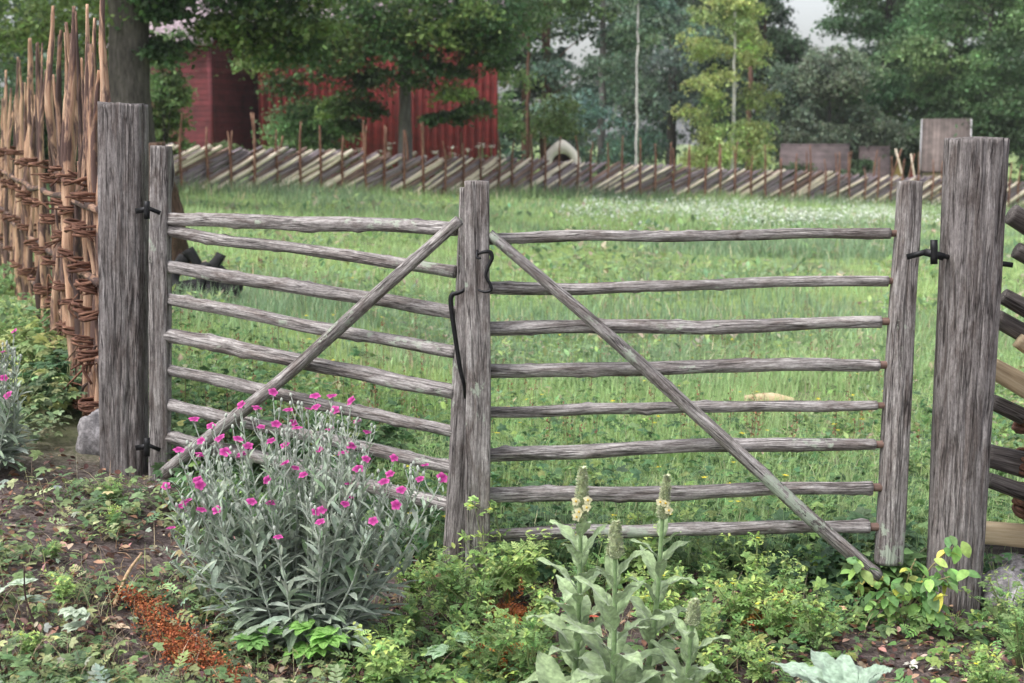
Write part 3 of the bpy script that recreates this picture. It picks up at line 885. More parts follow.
# the front eave wall must face the camera: mirror the layout by rotating about the corner
rz = math.radians(-62)
def log_house():
    # origin at corner px 219; the eave wall runs to back-left, the gable wall to back-right
    d1 = Vector((math.cos(math.radians(152)), math.sin(math.radians(152)), 0))   # along eave wall (left, back)
    d2 = Vector((math.cos(math.radians(28)), math.sin(math.radians(28)), 0))     # along gable wall (right, back) - roughly square
    d2 = Vector((d1.y, -d1.x, 0))
    t = empty('red_house', (c1.x, 43, c1.z - .15), 'dark red house of horizontal boards with pale purple-grey roof at the left', 'house')
    L, Wd, H, rise, ov = 4.3, 7.0, 4.3, 3.1, .35
    up = Vector((0, 0, 1))
    f = lambda a, b, z: tuple(d1 * a + d2 * b + up * z)
    mb = MB(); mb.add([f(0, 0, -.5), f(L, 0, -.5), f(L, 0, H), f(0, 0, H)], [(0, 1, 2, 3)])
    mb.add([f(L, 0, -.5), f(L, Wd, -.5), f(L, Wd, H), f(L, 0, H), f(L, Wd / 2, H + rise)], [(0, 1, 2, 3)], [(3, 2, 4)])
    mb.add([f(L, Wd, -.5), f(0, Wd, -.5), f(0, Wd, H), f(L, Wd, H)], [(0, 1, 2, 3)])
    mb.add([f(0, 0, -.5), f(0, Wd, -.5), f(0, Wd, H), f(0, 0, H), f(0, Wd / 2, H + rise)], [(0, 1, 2, 3)], [(3, 2, 4)])
    obj('wall', mb.mesh('wall', False), M['redlap'], t)
    sl = rise / (Wd / 2)
    for s_ in (0, 1):
        y0 = -ov if s_ == 0 else Wd + ov
        z0 = H - ov * sl + .05; z1 = H + rise + .05
        V = []
        for x in (-ov, L + ov): V += [f(x, y0, z0), f(x, Wd / 2, z1), f(x, Wd / 2, z1 + .12), f(x, y0, z0 + .12)]
        mb = MB(); mb.add(V, [(0, 3, 2, 1), (4, 5, 6, 7), (0, 1, 5, 4), (1, 2, 6, 5), (2, 3, 7, 6), (3, 0, 4, 7)])
        obj('roof', mb.mesh('roof', False), M['shingle'], t)
    mb = MB()
    slab(mb, f(-.03, -.03, -.4), f(-.03, -.03, H), .14, .14, up=(0, 1, 0)); obj('corner_board', mb.mesh('corner_board', False), M['redlap'], t)
    mb = MB(); slab(mb, f(-.06, 2.6, 2.0), f(-.06, 3.6, 2.0), .06, 1.1)
    w = obj('window', mb.mesh('window', False), M['trim'], t)
    mb = MB(); slab(mb, f(-.10, 2.7, 2.0), f(-.10, 3.5, 2.0), .03, .9); obj('pane', mb.mesh('pane', False), M['iron'], w)
log_house()

def red_barn():
    c = onG((498 - CX) / F * 44.5, 44); rz_ = math.radians(4)
    L = 7.6
    t = house('red_barn', (c.x - L * math.cos(rz_), 44 - L * math.sin(rz_), c.z - .1), rz_, L, 6, 5.4, 2.4, M['redvert'], M['shingle'],
              'bright red barn of upright boards behind the grey-trunked tree, left of centre', 'barn', over=.3)
    # battens are real strips on the wall
    mb = MB()
    for x in np.arange(.12, L, .24):
        slab(mb, (x, -.012, -.3), (x, -.012, 5.36), .05, .024, up=(0, 1, 0))
    obj('batten', mb.mesh('batten', False), M['redvert'], t)
red_barn()

# arched clay oven hut
def oven():
    Y = 47; x = pxX(561, Y) ; g = onG(x, Y)
    t = empty('arched_oven', g, 'small pale plastered arch with a dark round-topped opening behind the far fence', 'oven')
    def ring(y0, y1, ro, ri, name, m, dx=0, apex=.16):
        mb = MB(); n = 26; V = []
        for y in (y0, y1):
            for r_, ap in ((ro, apex), (ri, 0)):
                V.append((-r_, y, -.3))
                for k in range(n + 1):
                    a = math.pi - math.pi * k / n
                    V.append((r_ * math.cos(a), y, .84 + r_ * math.sin(a) * (1.0) + ap * max(0, math.sin(a)) ** 10))
                V.append((r_, y, -.3))
        k_ = n + 3; Q = []
        for i in range(k_ - 1):
            Q += [(i, i + 1, k_ + i + 1, k_ + i), (2 * k_ + i, 3 * k_ + i, 3 * k_ + i + 1, 2 * k_ + i + 1), (i, 2 * k_ + i, 2 * k_ + i + 1, i + 1), (k_ + i, k_ + i + 1, 3 * k_ + i + 1, 3 * k_ + i)]
        mb.add(V, Q); return obj(name, mb.mesh(name, False), m, t)
    ring(-.5, .0, .66, .35, 'arch', M['plaster'])
    ring(0.004, 1.4, .60, .395, 'vault', M['stone'], apex=.1)
    mb = MB(); box(mb, -.39, .39, 1.1, 1.2, -.3, 1.25); obj('back_wall', mb.mesh('back_wall', False), M['soot'], t)
oven()

# little hut with a steep plank roof behind the right post
def hut():
    Y = 58; x = pxX(916, Y) * 1.01; g = onG(x, Y)
    house('plank_roofed_hut', (g.x, Y, g.z), math.radians(-16), 1.75, 1.9, 1.35, 1.95, M['palewall'], M['plankroof'], 'small hut with steep brown plank roof behind the right gate post', 'hut', over=.12)
hut()
def low_roof(px, Y, L, Wd, H, rise, label, rz_=0):
    x = pxX(px, Y) * 1.01; g = onG(x, Y)
    house('low_cottage', (g.x, Y, g.z), rz_, L, Wd, H, rise, M['soot'], M['darkroof'], label, 'cottage', over=.2, gable_trim=False)
low_roof(779, 58, 2.5, 2.4, .95, .95, 'low cottage with a purple-brown shingle roof at the wood edge, left of the tents', -.22)
low_roof(858, 59, .9, 1.6, .6, 1.4, 'narrow steep-roofed grey shed between the low cottage and the ochre tent', -.2)

def tent(px, Y, w, h, m, label):
    x = pxX(px, Y) * 1.01; g = onG(x, Y)
    t = empty('ridge_tent', g, label, 'tent', 'small tents by the wood')
    t.rotation_euler = (0, 0, -.29)
    mb = MB(); prism(mb, [(-w / 2, 0), (w / 2, 0), (w * .03, h), (-w * .03, h)], -.2, 1.6)
    obj('canvas', mb.mesh('canvas', False), m, t)
    for s_ in (-1, 1):
        mb = MB(); tube(mb, [(s_ * w / 2, -.25, 0), (-s_ * w * .12, -.25, h * 1.2)], .035, n=6, rings=4); obj('pole', mb.mesh('pole'), M['farstake' if s_ < 0 else 'farpale'], t)
tent(891, 57, 1.0, 1.75, M['yellowcloth'], 'ochre yellow A-frame tent with crossed poles left of the hut')
tent(905, 56.5, .6, 1.6, M['redcloth'], 'red A-frame tent with crossed poles squeezed between ochre tent and hut')

# ------------------------------------------------------------------ trees
def crown_mesh(clumps, per, size, base, org, spread=.5, droop=0.0, sprays=9, var=.22, hue=.08, light=None):
    """clumps: (x,y,z,rx,rz). Each clump is many flat sprays of small leaves."""
    size = size * .78; per = int(per * 1.5)
    mb = MB(org)
    allp = []; allc = []; els = []
    for (x, y, z, rx, rz) in clumps:
        cb = np.array(base) * math.exp(random.gauss(0, .20)) * np.array([1 + random.gauss(0, .08), 1, 1 + random.gauss(0, .08)])
        if light is not None and R.random() < .25: cb = np.array(light) * math.exp(random.gauss(0, .12))
        ns = sprays
        for s_ in range(ns):
            d = R.normal(0, 1, 3); d /= np.linalg.norm(d); rr = R.uniform(.35, 1.0)
            c = np.array([x + d[0] * rx * rr, y + d[1] * rx * rr, z + d[2] * rz * rr])
            k = max(4, int(per / ns))
            sr = spread * rx * R.uniform(.6, 1.15)
            q = R.normal(0, 1, (k, 3)) * np.array([sr, sr, sr * .30]) * .6
            q[:, 2] -= (q[:, 0] ** 2 + q[:, 1] ** 2) / (sr + .01) * (.25 + droop)
            allp.append(c + q)
            sc = cb * math.exp(random.gauss(0, .12))
            allc.append(np.repeat(sc[None], k, 0))
    pos = np.concatenate(allp); N = len(pos)
    col = cvar(np.concatenate(allc), N, var, hue)
    az = R.uniform(0, 2 * np.pi, N); el = R.normal(-.35 - droop, .55, N)
    scatter(mb, QUADL, pos, az, el, size * R.uniform(.6, 1.35, N), col, R.normal(0, .6, N))
    return mb

def auto_clumps(cx, cy, z0, z1, rad, n, rx, shape='round'):
    out = []
    for _ in range(n):
        t = R.uniform(0, 1)
        if shape == 'round': w = math.sin(math.pi * (t * .8 + .16)) ** .7
        elif shape == 'cone': w = (1 - t) ** .7 * .95 + .08
        else: w = math.sin(math.pi * (t * .85 + .1)) ** .5
        a = R.uniform(0, 2 * math.pi); q = rad * w * R.uniform(.35, 1.0)
        out.append((cx + math.cos(a) * q, cy + math.sin(a) * q, z0 + (z1 - z0) * t + U(-.3, .3), rx * U(.7, 1.3), rx * U(.45, .8)))
    return out

def tree(name, x, y, label, cat='tree', trunk_r=.25, h=12, clumps=None, z0=1.5, rad=4, n=26, rx=1.3, per=420, size=.2, base=(.05, .10, .03), shape='round',
         bark='bark', group=None, lean=(0, 0), limbs=10, limbz=0.0, droop=0.0, light=None, spread=.5, trunk_top=None, tn=16):
    g = onG(x, y)
    t = empty(name, g, label, cat, group)
    tt = trunk_top or h * .85
    mb = MB(g)
    tp = [(x, y, g.z - .2), (x + lean[0] * .3, y + lean[1] * .3, g.z + tt * .35), (x + lean[0] * .7, y + lean[1] * .7, g.z + tt * .7), (x + lean[0], y + lean[1], g.z + tt)]
    path = tube(mb, tp, [trunk_r * 1.35, trunk_r, trunk_r * .85, trunk_r * .6, trunk_r * .25], n=tn, rings=40, amp=.10, kz=.8, wob=.06, fiss=.04)
    mb.build('trunk', M[bark], t)
    cl = clumps if clumps is not None else auto_clumps(x, y, g.z + z0, g.z + h, rad, n, rx, shape)
    mb = MB(g)
    order = sorted([i for i in range(len(cl)) if cl[i][2] > limbz], key=lambda i: R.random())[:limbs]
    for i in order:
        c = np.array(cl[i][:3]); zz = max(g.z + .6, c[2] - np.hypot(c[0] - x, c[1] - y) * .5)
        j = int(np.clip((zz - g.z) / tt * 39, 2, 36)); s_ = path[j]
        md = (s_ + c) / 2 + np.array([0, 0, .25])
        tube(mb, [s_, md, c], [trunk_r * .2, trunk_r * .12, trunk_r * .04], n=6, rings=10, amp=.1, wob=.08)
    if limbs: mb.build('limbs', M[bark], t)
    crown_mesh(cl, per, size, base, g, spread=spread, droop=droop, light=light).build('crown', M['treeleaf'], t, smooth=False)
    return t

DG = (.045, .085, .030); MG = (.065, .125, .035); YG = (.20, .25, .055); BG = (.060, .115, .075)
def pc(px, py, Y, r, rz=None):
    p = P(px, py, Y); return (p.x, p.y, p.z, r, rz or r * .6)
# near maple whose trunk stands behind the left post
cl = [pc(px, py, Y, r) for px, py, Y, r in [(20, 30, 24, 1.1), (60, 10, 24, 1.1), (110, -20, 23, 1.1), (158, 5, 22, .55), (160, 45, 22, .4), (215, -10, 22, .9), (260, 10, 23, .8), (280, 45, 23.5, .6),
      (310, 15, 23, .8), (232, 30, 23, .4), (120, -60, 22, 1.4), (200, -60, 22, 1.4), (40, -60, 22, 1.4), (280, -50, 22, 1.4), (-60, 0, 22, 1.4), (340, -30, 23, 1.1), (80, 30, 25, 1.0), (30, 55, 26, .9), (95, 60, 26, .6), (170, -15, 22, .7), (255, 30, 23, .8), (305, 40, 23, .6), (300, -10, 23, 1.0), (230, 15, 22.5, .8)]]
cl += auto_clumps(-6.2, 22, 5.6, 11, 6, 22, 1.6)
g0 = P(129, 60, 22)
tree('maple_tree', g0.x, 22, 'big dark-trunked maple standing behind the left gate post, its foliage hanging over the red house', trunk_r=.30, h=11, clumps=cl, base=(.045, .09, .028), light=(.11, .17, .035), bark='bark', size=.115, per=700, limbs=10, limbz=5.2, tn=28)
# maple in front of the barn
cl = [pc(px, py, Y, r) for px, py, Y, r in [(265, 60, 38, .8), (290, 80, 38, .8), (330, 60, 37, 1.0), (350, 95, 37, .75), (365, 40, 37, 1.2), (330, 20, 37, 1.3), (375, 75, 37, .6), (372, 108, 37, .45), (420, 35, 36, 1.3), (395, 5, 36, 1.4),
      (440, 60, 36, .8), (455, 88, 36, .5), (478, 105, 37, .55), (455, 115, 37, .4), (490, 30, 37, 1.1), (460, 5, 37, 1.3), (520, 10, 38, .8), (330, 105, 37.5, .5), (415, 70, 36, .9), (480, 65, 36.5, .7), (345, 45, 37, 1), (300, 10, 38, 1.2), (425, 10, 36, 1.4), (490, -5, 36, 1.3), (350, 125, 37.5, .35), (270, 20, 38, 1.0), (430, 118, 36.5, .25), (300, 40, 38, 1), (350, 5, 36, 1.1), (380, 15, 36, 1.1), (420, -5, 35.5, 1.1), (450, 15, 35.5, 1.1), (480, 10, 35.5, 1.1), (470, 35, 36, 1.0), (400, 40, 36, .9), (430, 30, 35.5, .9), (340, 60, 36.5, .8), (500, 20, 36, .9), (490, 45, 36, .7)]]
cl += auto_clumps(-3.0, 37, 5.6, 12, 4.6, 18, 1.6)
g0 = P(405, 140, 37.5)
tree('maple_tree', g0.x, 37.5, 'grey-trunked maple standing in front of the red barn with low drooping foliage', trunk_r=.17, h=11.5, clumps=cl, base=(.05, .10, .03), light=(.13, .20, .04), bark='greybark', size=.145, per=520, limbs=12, limbz=4.6, spread=.55)

def shrub(px, Y, w, h, base, label, light=None, size=.09, n=16, per=260, zlo=.1, name='shrub'):
    x = pxX(px, Y) * 1.01; g = onG(x, Y)
    cl = [(x + U(-1, 1) * w * .5, Y + U(-1, 1) * w * .4, g.z + h * U(zlo, .95), w * .28, h * .18) for _ in range(n)]
    t = empty(name, g, label, 'shrub')
    mb = MB(g)
    for _ in range(7):
        a = U(0, 6.28); tube(mb, [(x, Y, g.z), (x + math.cos(a) * w * .2, Y + math.sin(a) * w * .2, g.z + h * .5), (x + math.cos(a) * w * .35, Y + math.sin(a) * w * .3, g.z + h * .85)], [.02, .015, .006], n=5, rings=8)
    mb.build('stems', M['bark'], t)
    crown_mesh(cl, per, size, base, g, light=light, spread=.8).build('foliage', M['treeleaf'], t, smooth=False)
shrub(170, 33, .9, 3.5, (.10, .18, .045), 'bright green tall shrub in front of the left end of the red house', (.2, .28, .07), .11, 26, 300)
shrub(305, 39, 1.8, 2.3, (.10, .19, .06), 'bright green elder bush at the corner between red house and red barn', (.18, .26, .08), .12, 26, 320)
shrub(232, 41, 1.4, 1.0, (.10, .16, .05), 'low green bush under the dark red house wall', None, .10, 10)
shrub(205, 37, .6, .7, (.12, .18, .06), 'tiny green bush behind the left end of the far fence', None, .08, 6)

shrub(795, 55.5, 1.6, 1.15, (.07, .12, .05), 'dark bush half covering the left end of the low cottage', None, .14, 12)
shrub(850, 56, 1.2, 1.5, (.06, .11, .045), 'dark bush between the low cottage and the narrow shed', None, .14, 12)
# tall umbels / white flower heads along the barn
def umbels():
    mb = MB((-4, 41, 0)); 
    xs = [(270 + 235 * R.random(), U(144, 160)) for _ in range(30)]
    for (px, py) in xs:
        Y = 38.7 + U(0, 1.6) + (px - 270) * .008
        p = P(px, py, Y); g = onG(p.x, Y)
        tube(mb, [g, p], .012, n=4, rings=3, C=(.12, .2, .06))
        N = 26; a = R.uniform(0, 6.28, N); q = R.uniform(0, .13, N)
        pos = np.stack([p.x + np.cos(a) * q, Y + np.sin(a) * q, p.z + R.uniform(-.03, .05, N)], 1)
        scatter(mb, QUADL, pos, a, R.uniform(-.5, .8, N), np.full(N, .045), cvar((.62, .64, .55), N, .1, .03))
        N = 24; pos = np.stack([p.x + R.normal(0, .15, N), Y + R.normal(0, .15, N), g.z + (p.z - g.z) * R.uniform(.1, .8, N)], 1)
        scatter(mb, LEAF2, pos, R.uniform(0, 6.28, N), R.uniform(-.3, .6, N), np.full(N, .15), cvar((.09, .17, .045), N, .2))
    o = mb.build('cow_parsley', M['leaf']); tag(o, 'bank of pale flowering cow parsley at the foot of the red barn', 'wild flowers', kind='stuff')
umbels()

# the wood on the right
tl = [
 # px, Y, h, rad, n, rx, base, shape, bark, trunk_r, z0, label, light, leaf size, droop
 (528, 52, 10, 2.6, 22, 1.0, (.13, .21, .06), 'col', 'pinebark', .07, 1.2, 'light green young tree at the right corner of the red barn', (.2, .27, .06), .18, .1),
 (545, 62, 14, 3.6, 26, 1.3, (.075, .135, .075), 'col', 'pinebark', .22, 2.2, 'dark green tree with a reddish trunk just right of the barn', None, .22, .15),
 (600, 58, 12, 3.2, 44, 1.1, (.11, .185, .135), 'round', 'greybark', .16, 1.0, 'blue-green feathery tree behind the arched oven', (.16, .24, .16), .17, .25),
 (668, 72, 15, 3.4, 30, 1.3, (.09, .14, .10), 'col', 'bark', .22, 1.2, 'tall grey-green tree between the bare pale trunk and the yellow-green birch', None, .24, .2),
 (700, 76, 16, 3.6, 26, 1.4, (.08, .13, .095), 'cone', 'bark', .24, 1.0, 'tall dark conifer-shaped tree half hidden behind the yellow-green birch', None, .24, .3),
 (752, 70, 11.5, 2.4, 26, 1.2, (.085, .14, .08), 'round', 'bark', .2, 1.0, 'dark green tree right behind the birch, left of the sky gap', None, .22, .1),
 (822, 62, 6.0, 3.0, 52, 1.1, (.11, .15, .095), 'round', 'greybark', .12, 1.9, 'olive grey-green rounded tree under the white sky gap', (.11, .15, .09), .17, .2),
 (876, 66, 13, 3.0, 50, 1.4, (.075, .15, .055), 'round', 'bark', .28, 1.4, 'dark green maple standing right of the sky gap behind the low roofs', (.10, .18, .055), .2, .05),
 (945, 70, 14, 5.0, 44, 1.5, (.07, .14, .055), 'round', 'bark', .3, 1.2, 'broad dark green maple directly behind the small plank-roofed hut', (.10, .19, .06), .22, .05),
 (975, 62, 12, 4.4, 50, 1.3, (.095, .18, .06), 'round', 'bark', .2, 2.2, 'mid green maple whose boughs hang above the right gate post', (.14, .23, .07), .17, .05),
 (1035, 60, 13, 4.0, 34, 1.4, (.06, .12, .045), 'round', 'bark', .3, 1.0, 'dark green tree cut by the right edge of the picture', (.1, .18, .05), .2, .05),
]
for (px, Y, h, rad, n, rx, base, shape, bark, tr, z0, label, light, ls, dr) in tl:
    tree('broadleaf_tree', pxX(px, Y) * 1.01, Y, label, trunk_r=tr, h=h, rad=rad, n=n, rx=rx, base=base, shape=shape, bark=bark, z0=z0, light=light, per=int(330 * rx * rx / (ls / .2) ** 1.2), size=ls, droop=dr, limbs=8)
tree('broadleaf_tree', pxX(812, 74) * 1.01, 74, 'rounded dark green tree behind the olive one, closing the wood under the sky gap', trunk_r=.12, h=6.6, rad=3.4, n=60, rx=1.1, base=(.07, .12, .06), bark='bark', z0=1.0, per=330, size=.2, limbs=0)
# birch
Yb = 52; cl = []
for k in range(84):
    t_ = U(0, 1); py = 165 - t_ * 240; w = 46 * (1 - .62 * t_) + 4
    if t_ < .12: w *= .75
    cl.append(pc(728 + U(-1, 1) * w, py, Yb + U(-.5, 2.0), U(.35, .7), U(.25, .5)))
tree('birch_tree', pxX(728, Yb) * 1.01, Yb, 'yellow-green birch with a straight white trunk in the middle of the wood edge', 'birch', trunk_r=.06, h=12, clumps=cl, base=(.25, .32, .09), light=(.35, .40, .12), bark='birchbark', size=.13, per=230, limbs=0, droop=.35, spread=.6, trunk_top=12)
# bare pale trunk
cl = [pc(634 + U(-22, 22), U(-90, 40), 50 + U(0, 1), U(.4, .6), .3) for _ in range(26)]
tree('birch_tree', pxX(634, 50) * 1.01, 50, 'slim pale grey trunk without low branches rising left of the yellow-green birch', 'birch', trunk_r=.045, h=11, clumps=cl, base=(.09, .15, .08), bark='birchbark', size=.14, per=90, limbs=0, droop=.3, trunk_top=11)
# pine trunks in the shade
for (px, Y, r, lab) in [(524, 60, .12, 'thin reddish pine trunk in the shade right of the barn'), (744, 66, .14, 'dark pine trunk just right of the birch'), (757, 70, .12, 'dark pine trunk in the shade left of the olive tree')]:
    x = pxX(px, Y) * 1.01; g = onG(x, Y)
    cl = auto_clumps(x, Y, 8, 12, 2.0, 8, 1.0)
    tree('pine_tree', x, Y, lab, 'pine', trunk_r=r, h=12, clumps=cl, base=(.04, .08, .045), bark='pinebark', size=.2, per=160, limbs=6)

# distant woods as one mass, behind everything
def woods():
    mb = MB((0, 85, 0)); cls = []
    for i in range(620):
        px = U(-420, 1450); Y = U(80, 98)
        if -30 < px < 520: Y = U(58, 70)
        ztop = 13
        if 770 < px < 850: ztop = 4.6
        z = U(0, 1) ** .9 * ztop
        x = pxX(px, Y)
        cls.append((x, Y, z + .3, U(1.2, 2.1), U(.8, 1.4)))
    base = (.06, .10, .065)
    o = crown_mesh(cls, 120, .42, base, (0, 85, 0), spread=.6).build('distant_woods', M['treeleaf'], smooth=False)
    tag(o, 'dark distant woods filling the gaps behind the single trees', 'woods', kind='stuff')
woods()
# dark shrubs behind the stake fence (left edge)
for i, (px, Y, w, h, lab) in enumerate([(10, 30, 3.2, 2.4, 'dark green bush behind the tall stakes at the left edge'), (75, 27, 2.2, 1.7, 'dark green bush behind the tall stakes beside the left gate post')]):
    shrub(px, Y, w, h, (.04, .075, .028), lab, None, .12, 24, 300)

# ------------------------------------------------------------------ stump and blackened log behind the left stile
def stump():
    p = onG(pxX(180, 12.5), 12.5)
    t = empty('tree_stump', p, 'tall brown broken tree stump with flared fibrous roots behind the left gate stile', 'stump')
    mb = MB(p)
    tube(mb, [p + Vector((-.12, 0, -.1)), p + Vector((-.10, 0, .35)), p + Vector((-.16, 0, .75)), p + Vector((-.2, 0, 1.18))], [.22, .15, .12, .09], n=30, rings=40, amp=.35, kz=3, kt=1.6, fiss=.08)
    for k in range(5):
        a = U(-.5, 3.5) 
        tube(mb, [p + Vector((-.1, 0, .3)), p + Vector((-.1 + math.cos(a) * .2, -abs(math.sin(a)) * .2, .10)), p + Vector((-.1 + math.cos(a) * .36, -abs(math.sin(a)) * .3, -.05))], [.08, .05, .03], n=10, rings=12, amp=.3)
    mb.build('trunk', M['stump'], t)
    q = onG(pxX(203, 10.5), 10.5)
    t = empty('charred_roots', q, 'small blackened upturned roots in the meadow seen between the rails of the left gate', 'roots')
    for k, (dx, h, lean) in enumerate([(-.18, .34, -.05), (-.08, .40, .06), (.02, .28, .02), (.10, .36, -.05), (.16, .24, .1)]):
        mb = MB(q)
        tube(mb, [q + Vector((dx, U(-.1, .1), 0)), q + Vector((dx + lean, 0, h * .5)), q + Vector((dx - lean * .6, U(-.05, .05), h))], [.05, .035, .045], n=10, rings=14, amp=.35, kz=9)
        mb.build('root', M['burnt'], t)
    mb = MB(q); tube(mb, [q + Vector((-.28, 0, .05)), q + Vector((0, .05, .12)), q + Vector((.26, 0, .04))], [.05, .07, .04], n=12, rings=16, amp=.3, kz=6); mb.build('log', M['burnt'], t)
stump()
# pale split log in the meadow
def pale_log():
    p = G(768, 409)
    mb = MB(p); tube(mb, [p + Vector((-.15, .02, .05)), p + Vector((.02, 0, .06)), p + Vector((.16, -.02, .045))], [.035, .045, .035], n=14, rings=18, amp=.15, square=.4, flat=.7)
    o = mb.build('split_log', M['split']); tag(o, 'short pale split log lying in the meadow behind the right gate', 'log')
pale_log()

# ------------------------------------------------------------------ meadow
def dens(x, y, s=.6, o=0.0):
    return np.array([mn.noise(Vector((a * s + o, b * s, o))) for a, b in zip(x, y)])

def view_pts(N, y0, y1, power=1.0, margin=.42):
    t = R.uniform(0, 1, N)
    # roughly uniform on the picture between the two distances, with a minimum of near points
    a, b = y0 ** -power, y1 ** -power
    Y = (a + (b - a) * t) ** (-1 / power)
    X = R.uniform(-margin, margin, N) * Y
    return X, Y

def fence_y(X):
    return np.interp(X, [f[0] for f in FL], [f[1] for f in FL])

def meadow():
    # near leafy carpet behind the gate
    X, Y = view_pts(20000, 4.9, 9.5, 1.0)
    d = dens(X, Y, .9, 3)
    keep = (R.uniform(0, 1, len(X)) < np.clip(1.3 - (Y - 5) * .22 + d * .6, .12, 1)) & ((X > -1.55 - .445 * (Y - 5.65)))
    X, Y = X[keep], Y[keep]; N = len(X)
    h = R.uniform(.02, .13, N) * np.clip(1.25 - (Y - 5) * .1, .5, 1.2)
    pos = np.stack([X, Y, gz(X, Y) + h], 1)
    col = cvar(pick([(.075, .16, .055), (.11, .20, .06), (.055, .12, .05), (.17, .25, .06)], [4, 3, 3, 1.4], N), N, .2)
    mb = MB((0, 8, 0))
    for tm, lo, hi in ((TRI, 0, .4), (PALM, .4, .7), (LEAF, .7, 1.0)):
        u = R.uniform(0, 1, N); k = (u >= lo) & (u < hi)
        n = k.sum()
        scatter(mb, tm, pos[k], R.uniform(0, 6.28, n), R.normal(.1, .35, n), R.uniform(.026, .058, n) * (1.3 if tm is not LEAF else .7), col[k], R.normal(0, .35, n))
    o = mb.build('clover_carpet', M['leaf']); tag(o, 'low carpet of dark green clover leaves just behind the gate', 'ground cover', kind='stuff')
    # grass
    mb = MB((0, 15, 0))
    for (N, y0, y1, hh, ww, seg) in ((60000, 4.95, 11, .15, .0045, 3), (46000, 9, 22, .15, .011, 2), (52000, 20, 46, .20, .022, 2), (16000, 36, 54, .24, .035, 1)):
        X, Y = view_pts(N, y0, y1, 1.0)
        d = dens(X, Y, .35, 7) + .6 * dens(X, Y, 1.3, 2)
        fy = fence_y(X)
        keep = (Y < fy - .25) & (R.uniform(0, 1, N) < np.clip(.8 + d * 1.0, .2, 1)) & (X > -1.5 - .445 * (Y - 5.65))
        # worn earth strip near the far left of the meadow
        ppy = 140 + (EYE - gz(X, Y)) / Y * F; ppx = CX + X / Y * F
        strip = (ppx < 455) & (ppx > 120) & (ppy > 203) & (ppy < 211)
        keep &= ~(strip & (R.uniform(0, 1, N) < .8))
        X, Y, d = X[keep], Y[keep], d[keep]; N = len(X); fy = fy[keep]
        tall = np.clip((Y - (fy - 7)) / 5, 0, 1)
        h = hh * R.uniform(.5, 1.35, N) * (1 + .5 * d) * (1 + .7 * tall)
        dull = np.clip(dens(X, Y, .22, 31) * 2.0 + .7 * dens(X, Y, .8, 3) + .45, 0, 1)[:, None]
        c1_ = np.array([.26, .39, .125]); c2_ = np.array([.165, .26, .13])
        base = c1_ * (1 - dull) + c2_ * dull
        base = base * (1 - tall[:, None] * .5)
        dry = R.uniform(0, 1, N) < .05
        base[dry] = (.42, .36, .22)
        blades(mb, np.stack([X, Y, gz(X, Y) - .01], 1), h, ww * R.uniform(.7, 1.5, N), R.uniform(.05, .8, N), cvar(base, N, .18, .06), seg)
    o = mb.build('meadow_grass', M['grass']); tag(o, 'bright green meadow grass between the gate and the far fence', 'grass', kind='stuff')
    # tiny weeds scattered in the meadow (broad leaves, greyish)
    mb = MB((0, 15, 0))
    X, Y = view_pts(32000, 6.5, 40, 1.0)
    d = dens(X, Y, .5, 17)
    keep = (d > -.05) & (Y < fence_y(X) - 1) & (X > -1.5 - .445 * (Y - 5.65)); X, Y = X[keep], Y[keep]; N = len(X)
    sz = np.clip(.006 * Y, .04, .16)
    pos = np.stack([X, Y, gz(X, Y) + R.uniform(.01, .09, N)], 1)
    scatter(mb, LEAF2, pos, R.uniform(0, 6.28, N), R.normal(.3, .4, N), sz * R.uniform(.7, 1.5, N), cvar(pick([(.15, .24, .11), (.21, .30, .09), (.11, .19, .09), (.30, .25, .17)], [3, 3, 2, 1.3], N), N, .2))
    o = mb.build('meadow_weeds', M['leaf']); tag(o, 'grey-green small weeds growing through the meadow grass', 'weeds', kind='stuff')
    # white flower haze near the far fence on the right, scattered elsewhere
    mb = MB((5, 30, 0))
    X = []; Y = []
    for _ in range(9500):
        px = random.gauss(810, 120) if R.random() < .85 else U(500, 1010)
        py = random.gauss(220, 8)
        if px < 560 or px > 1015 or py < 207: continue
        p = G(px, py); X.append(p.x); Y.append(p.y)
    X = np.array(X); Y = np.array(Y)
    k = dens(X, Y, .45, 5) > -.12; X, Y = X[k], Y[k]
    k = Y < fence_y(X) - 1.5; X, Y = X[k], Y[k]; N = len(X)
    pos = np.stack([X, Y, gz(X, Y) + R.uniform(.12, .34, N)], 1)
    scatter(mb, QUADL, pos, R.uniform(0, 6.28, N), R.normal(0, .5, N), R.uniform(.025, .065, N), cvar((.70, .73, .68), N, .1, .02))
    o = mb.build('white_meadow_flowers', M['petal']); tag(o, 'drift of tiny white flowers in the meadow before the far fence', 'wild flowers', kind='stuff')
    # yellow flowers in meadow
    mb = MB((0, 8, 0)); pos = []; sz = []
    for _ in range(150):
        p = G(U(300, 900), U(290, 560))
        if p.y < 5.0: continue
        pos.append((p.x, p.y, p.z + U(.06, .2))); sz.append(U(.010, .02))
    pos = np.array(pos); sz = np.array(sz); N = len(pos)
    for k in range(5):
        scatter(mb, QUADL, pos, np.full(N, k * 1.257), R.normal(.15, .1, N), sz, cvar((.75, .62, .05), N, .1, .03))
    o = mb.build('buttercups', M['petal']); tag(o, 'sprinkle of tiny yellow buttercups in the grass behind the gate', 'wild flowers', kind='stuff')
    # brown sorrel seed heads
    mb = MB((0, 9, 0)); pos = []
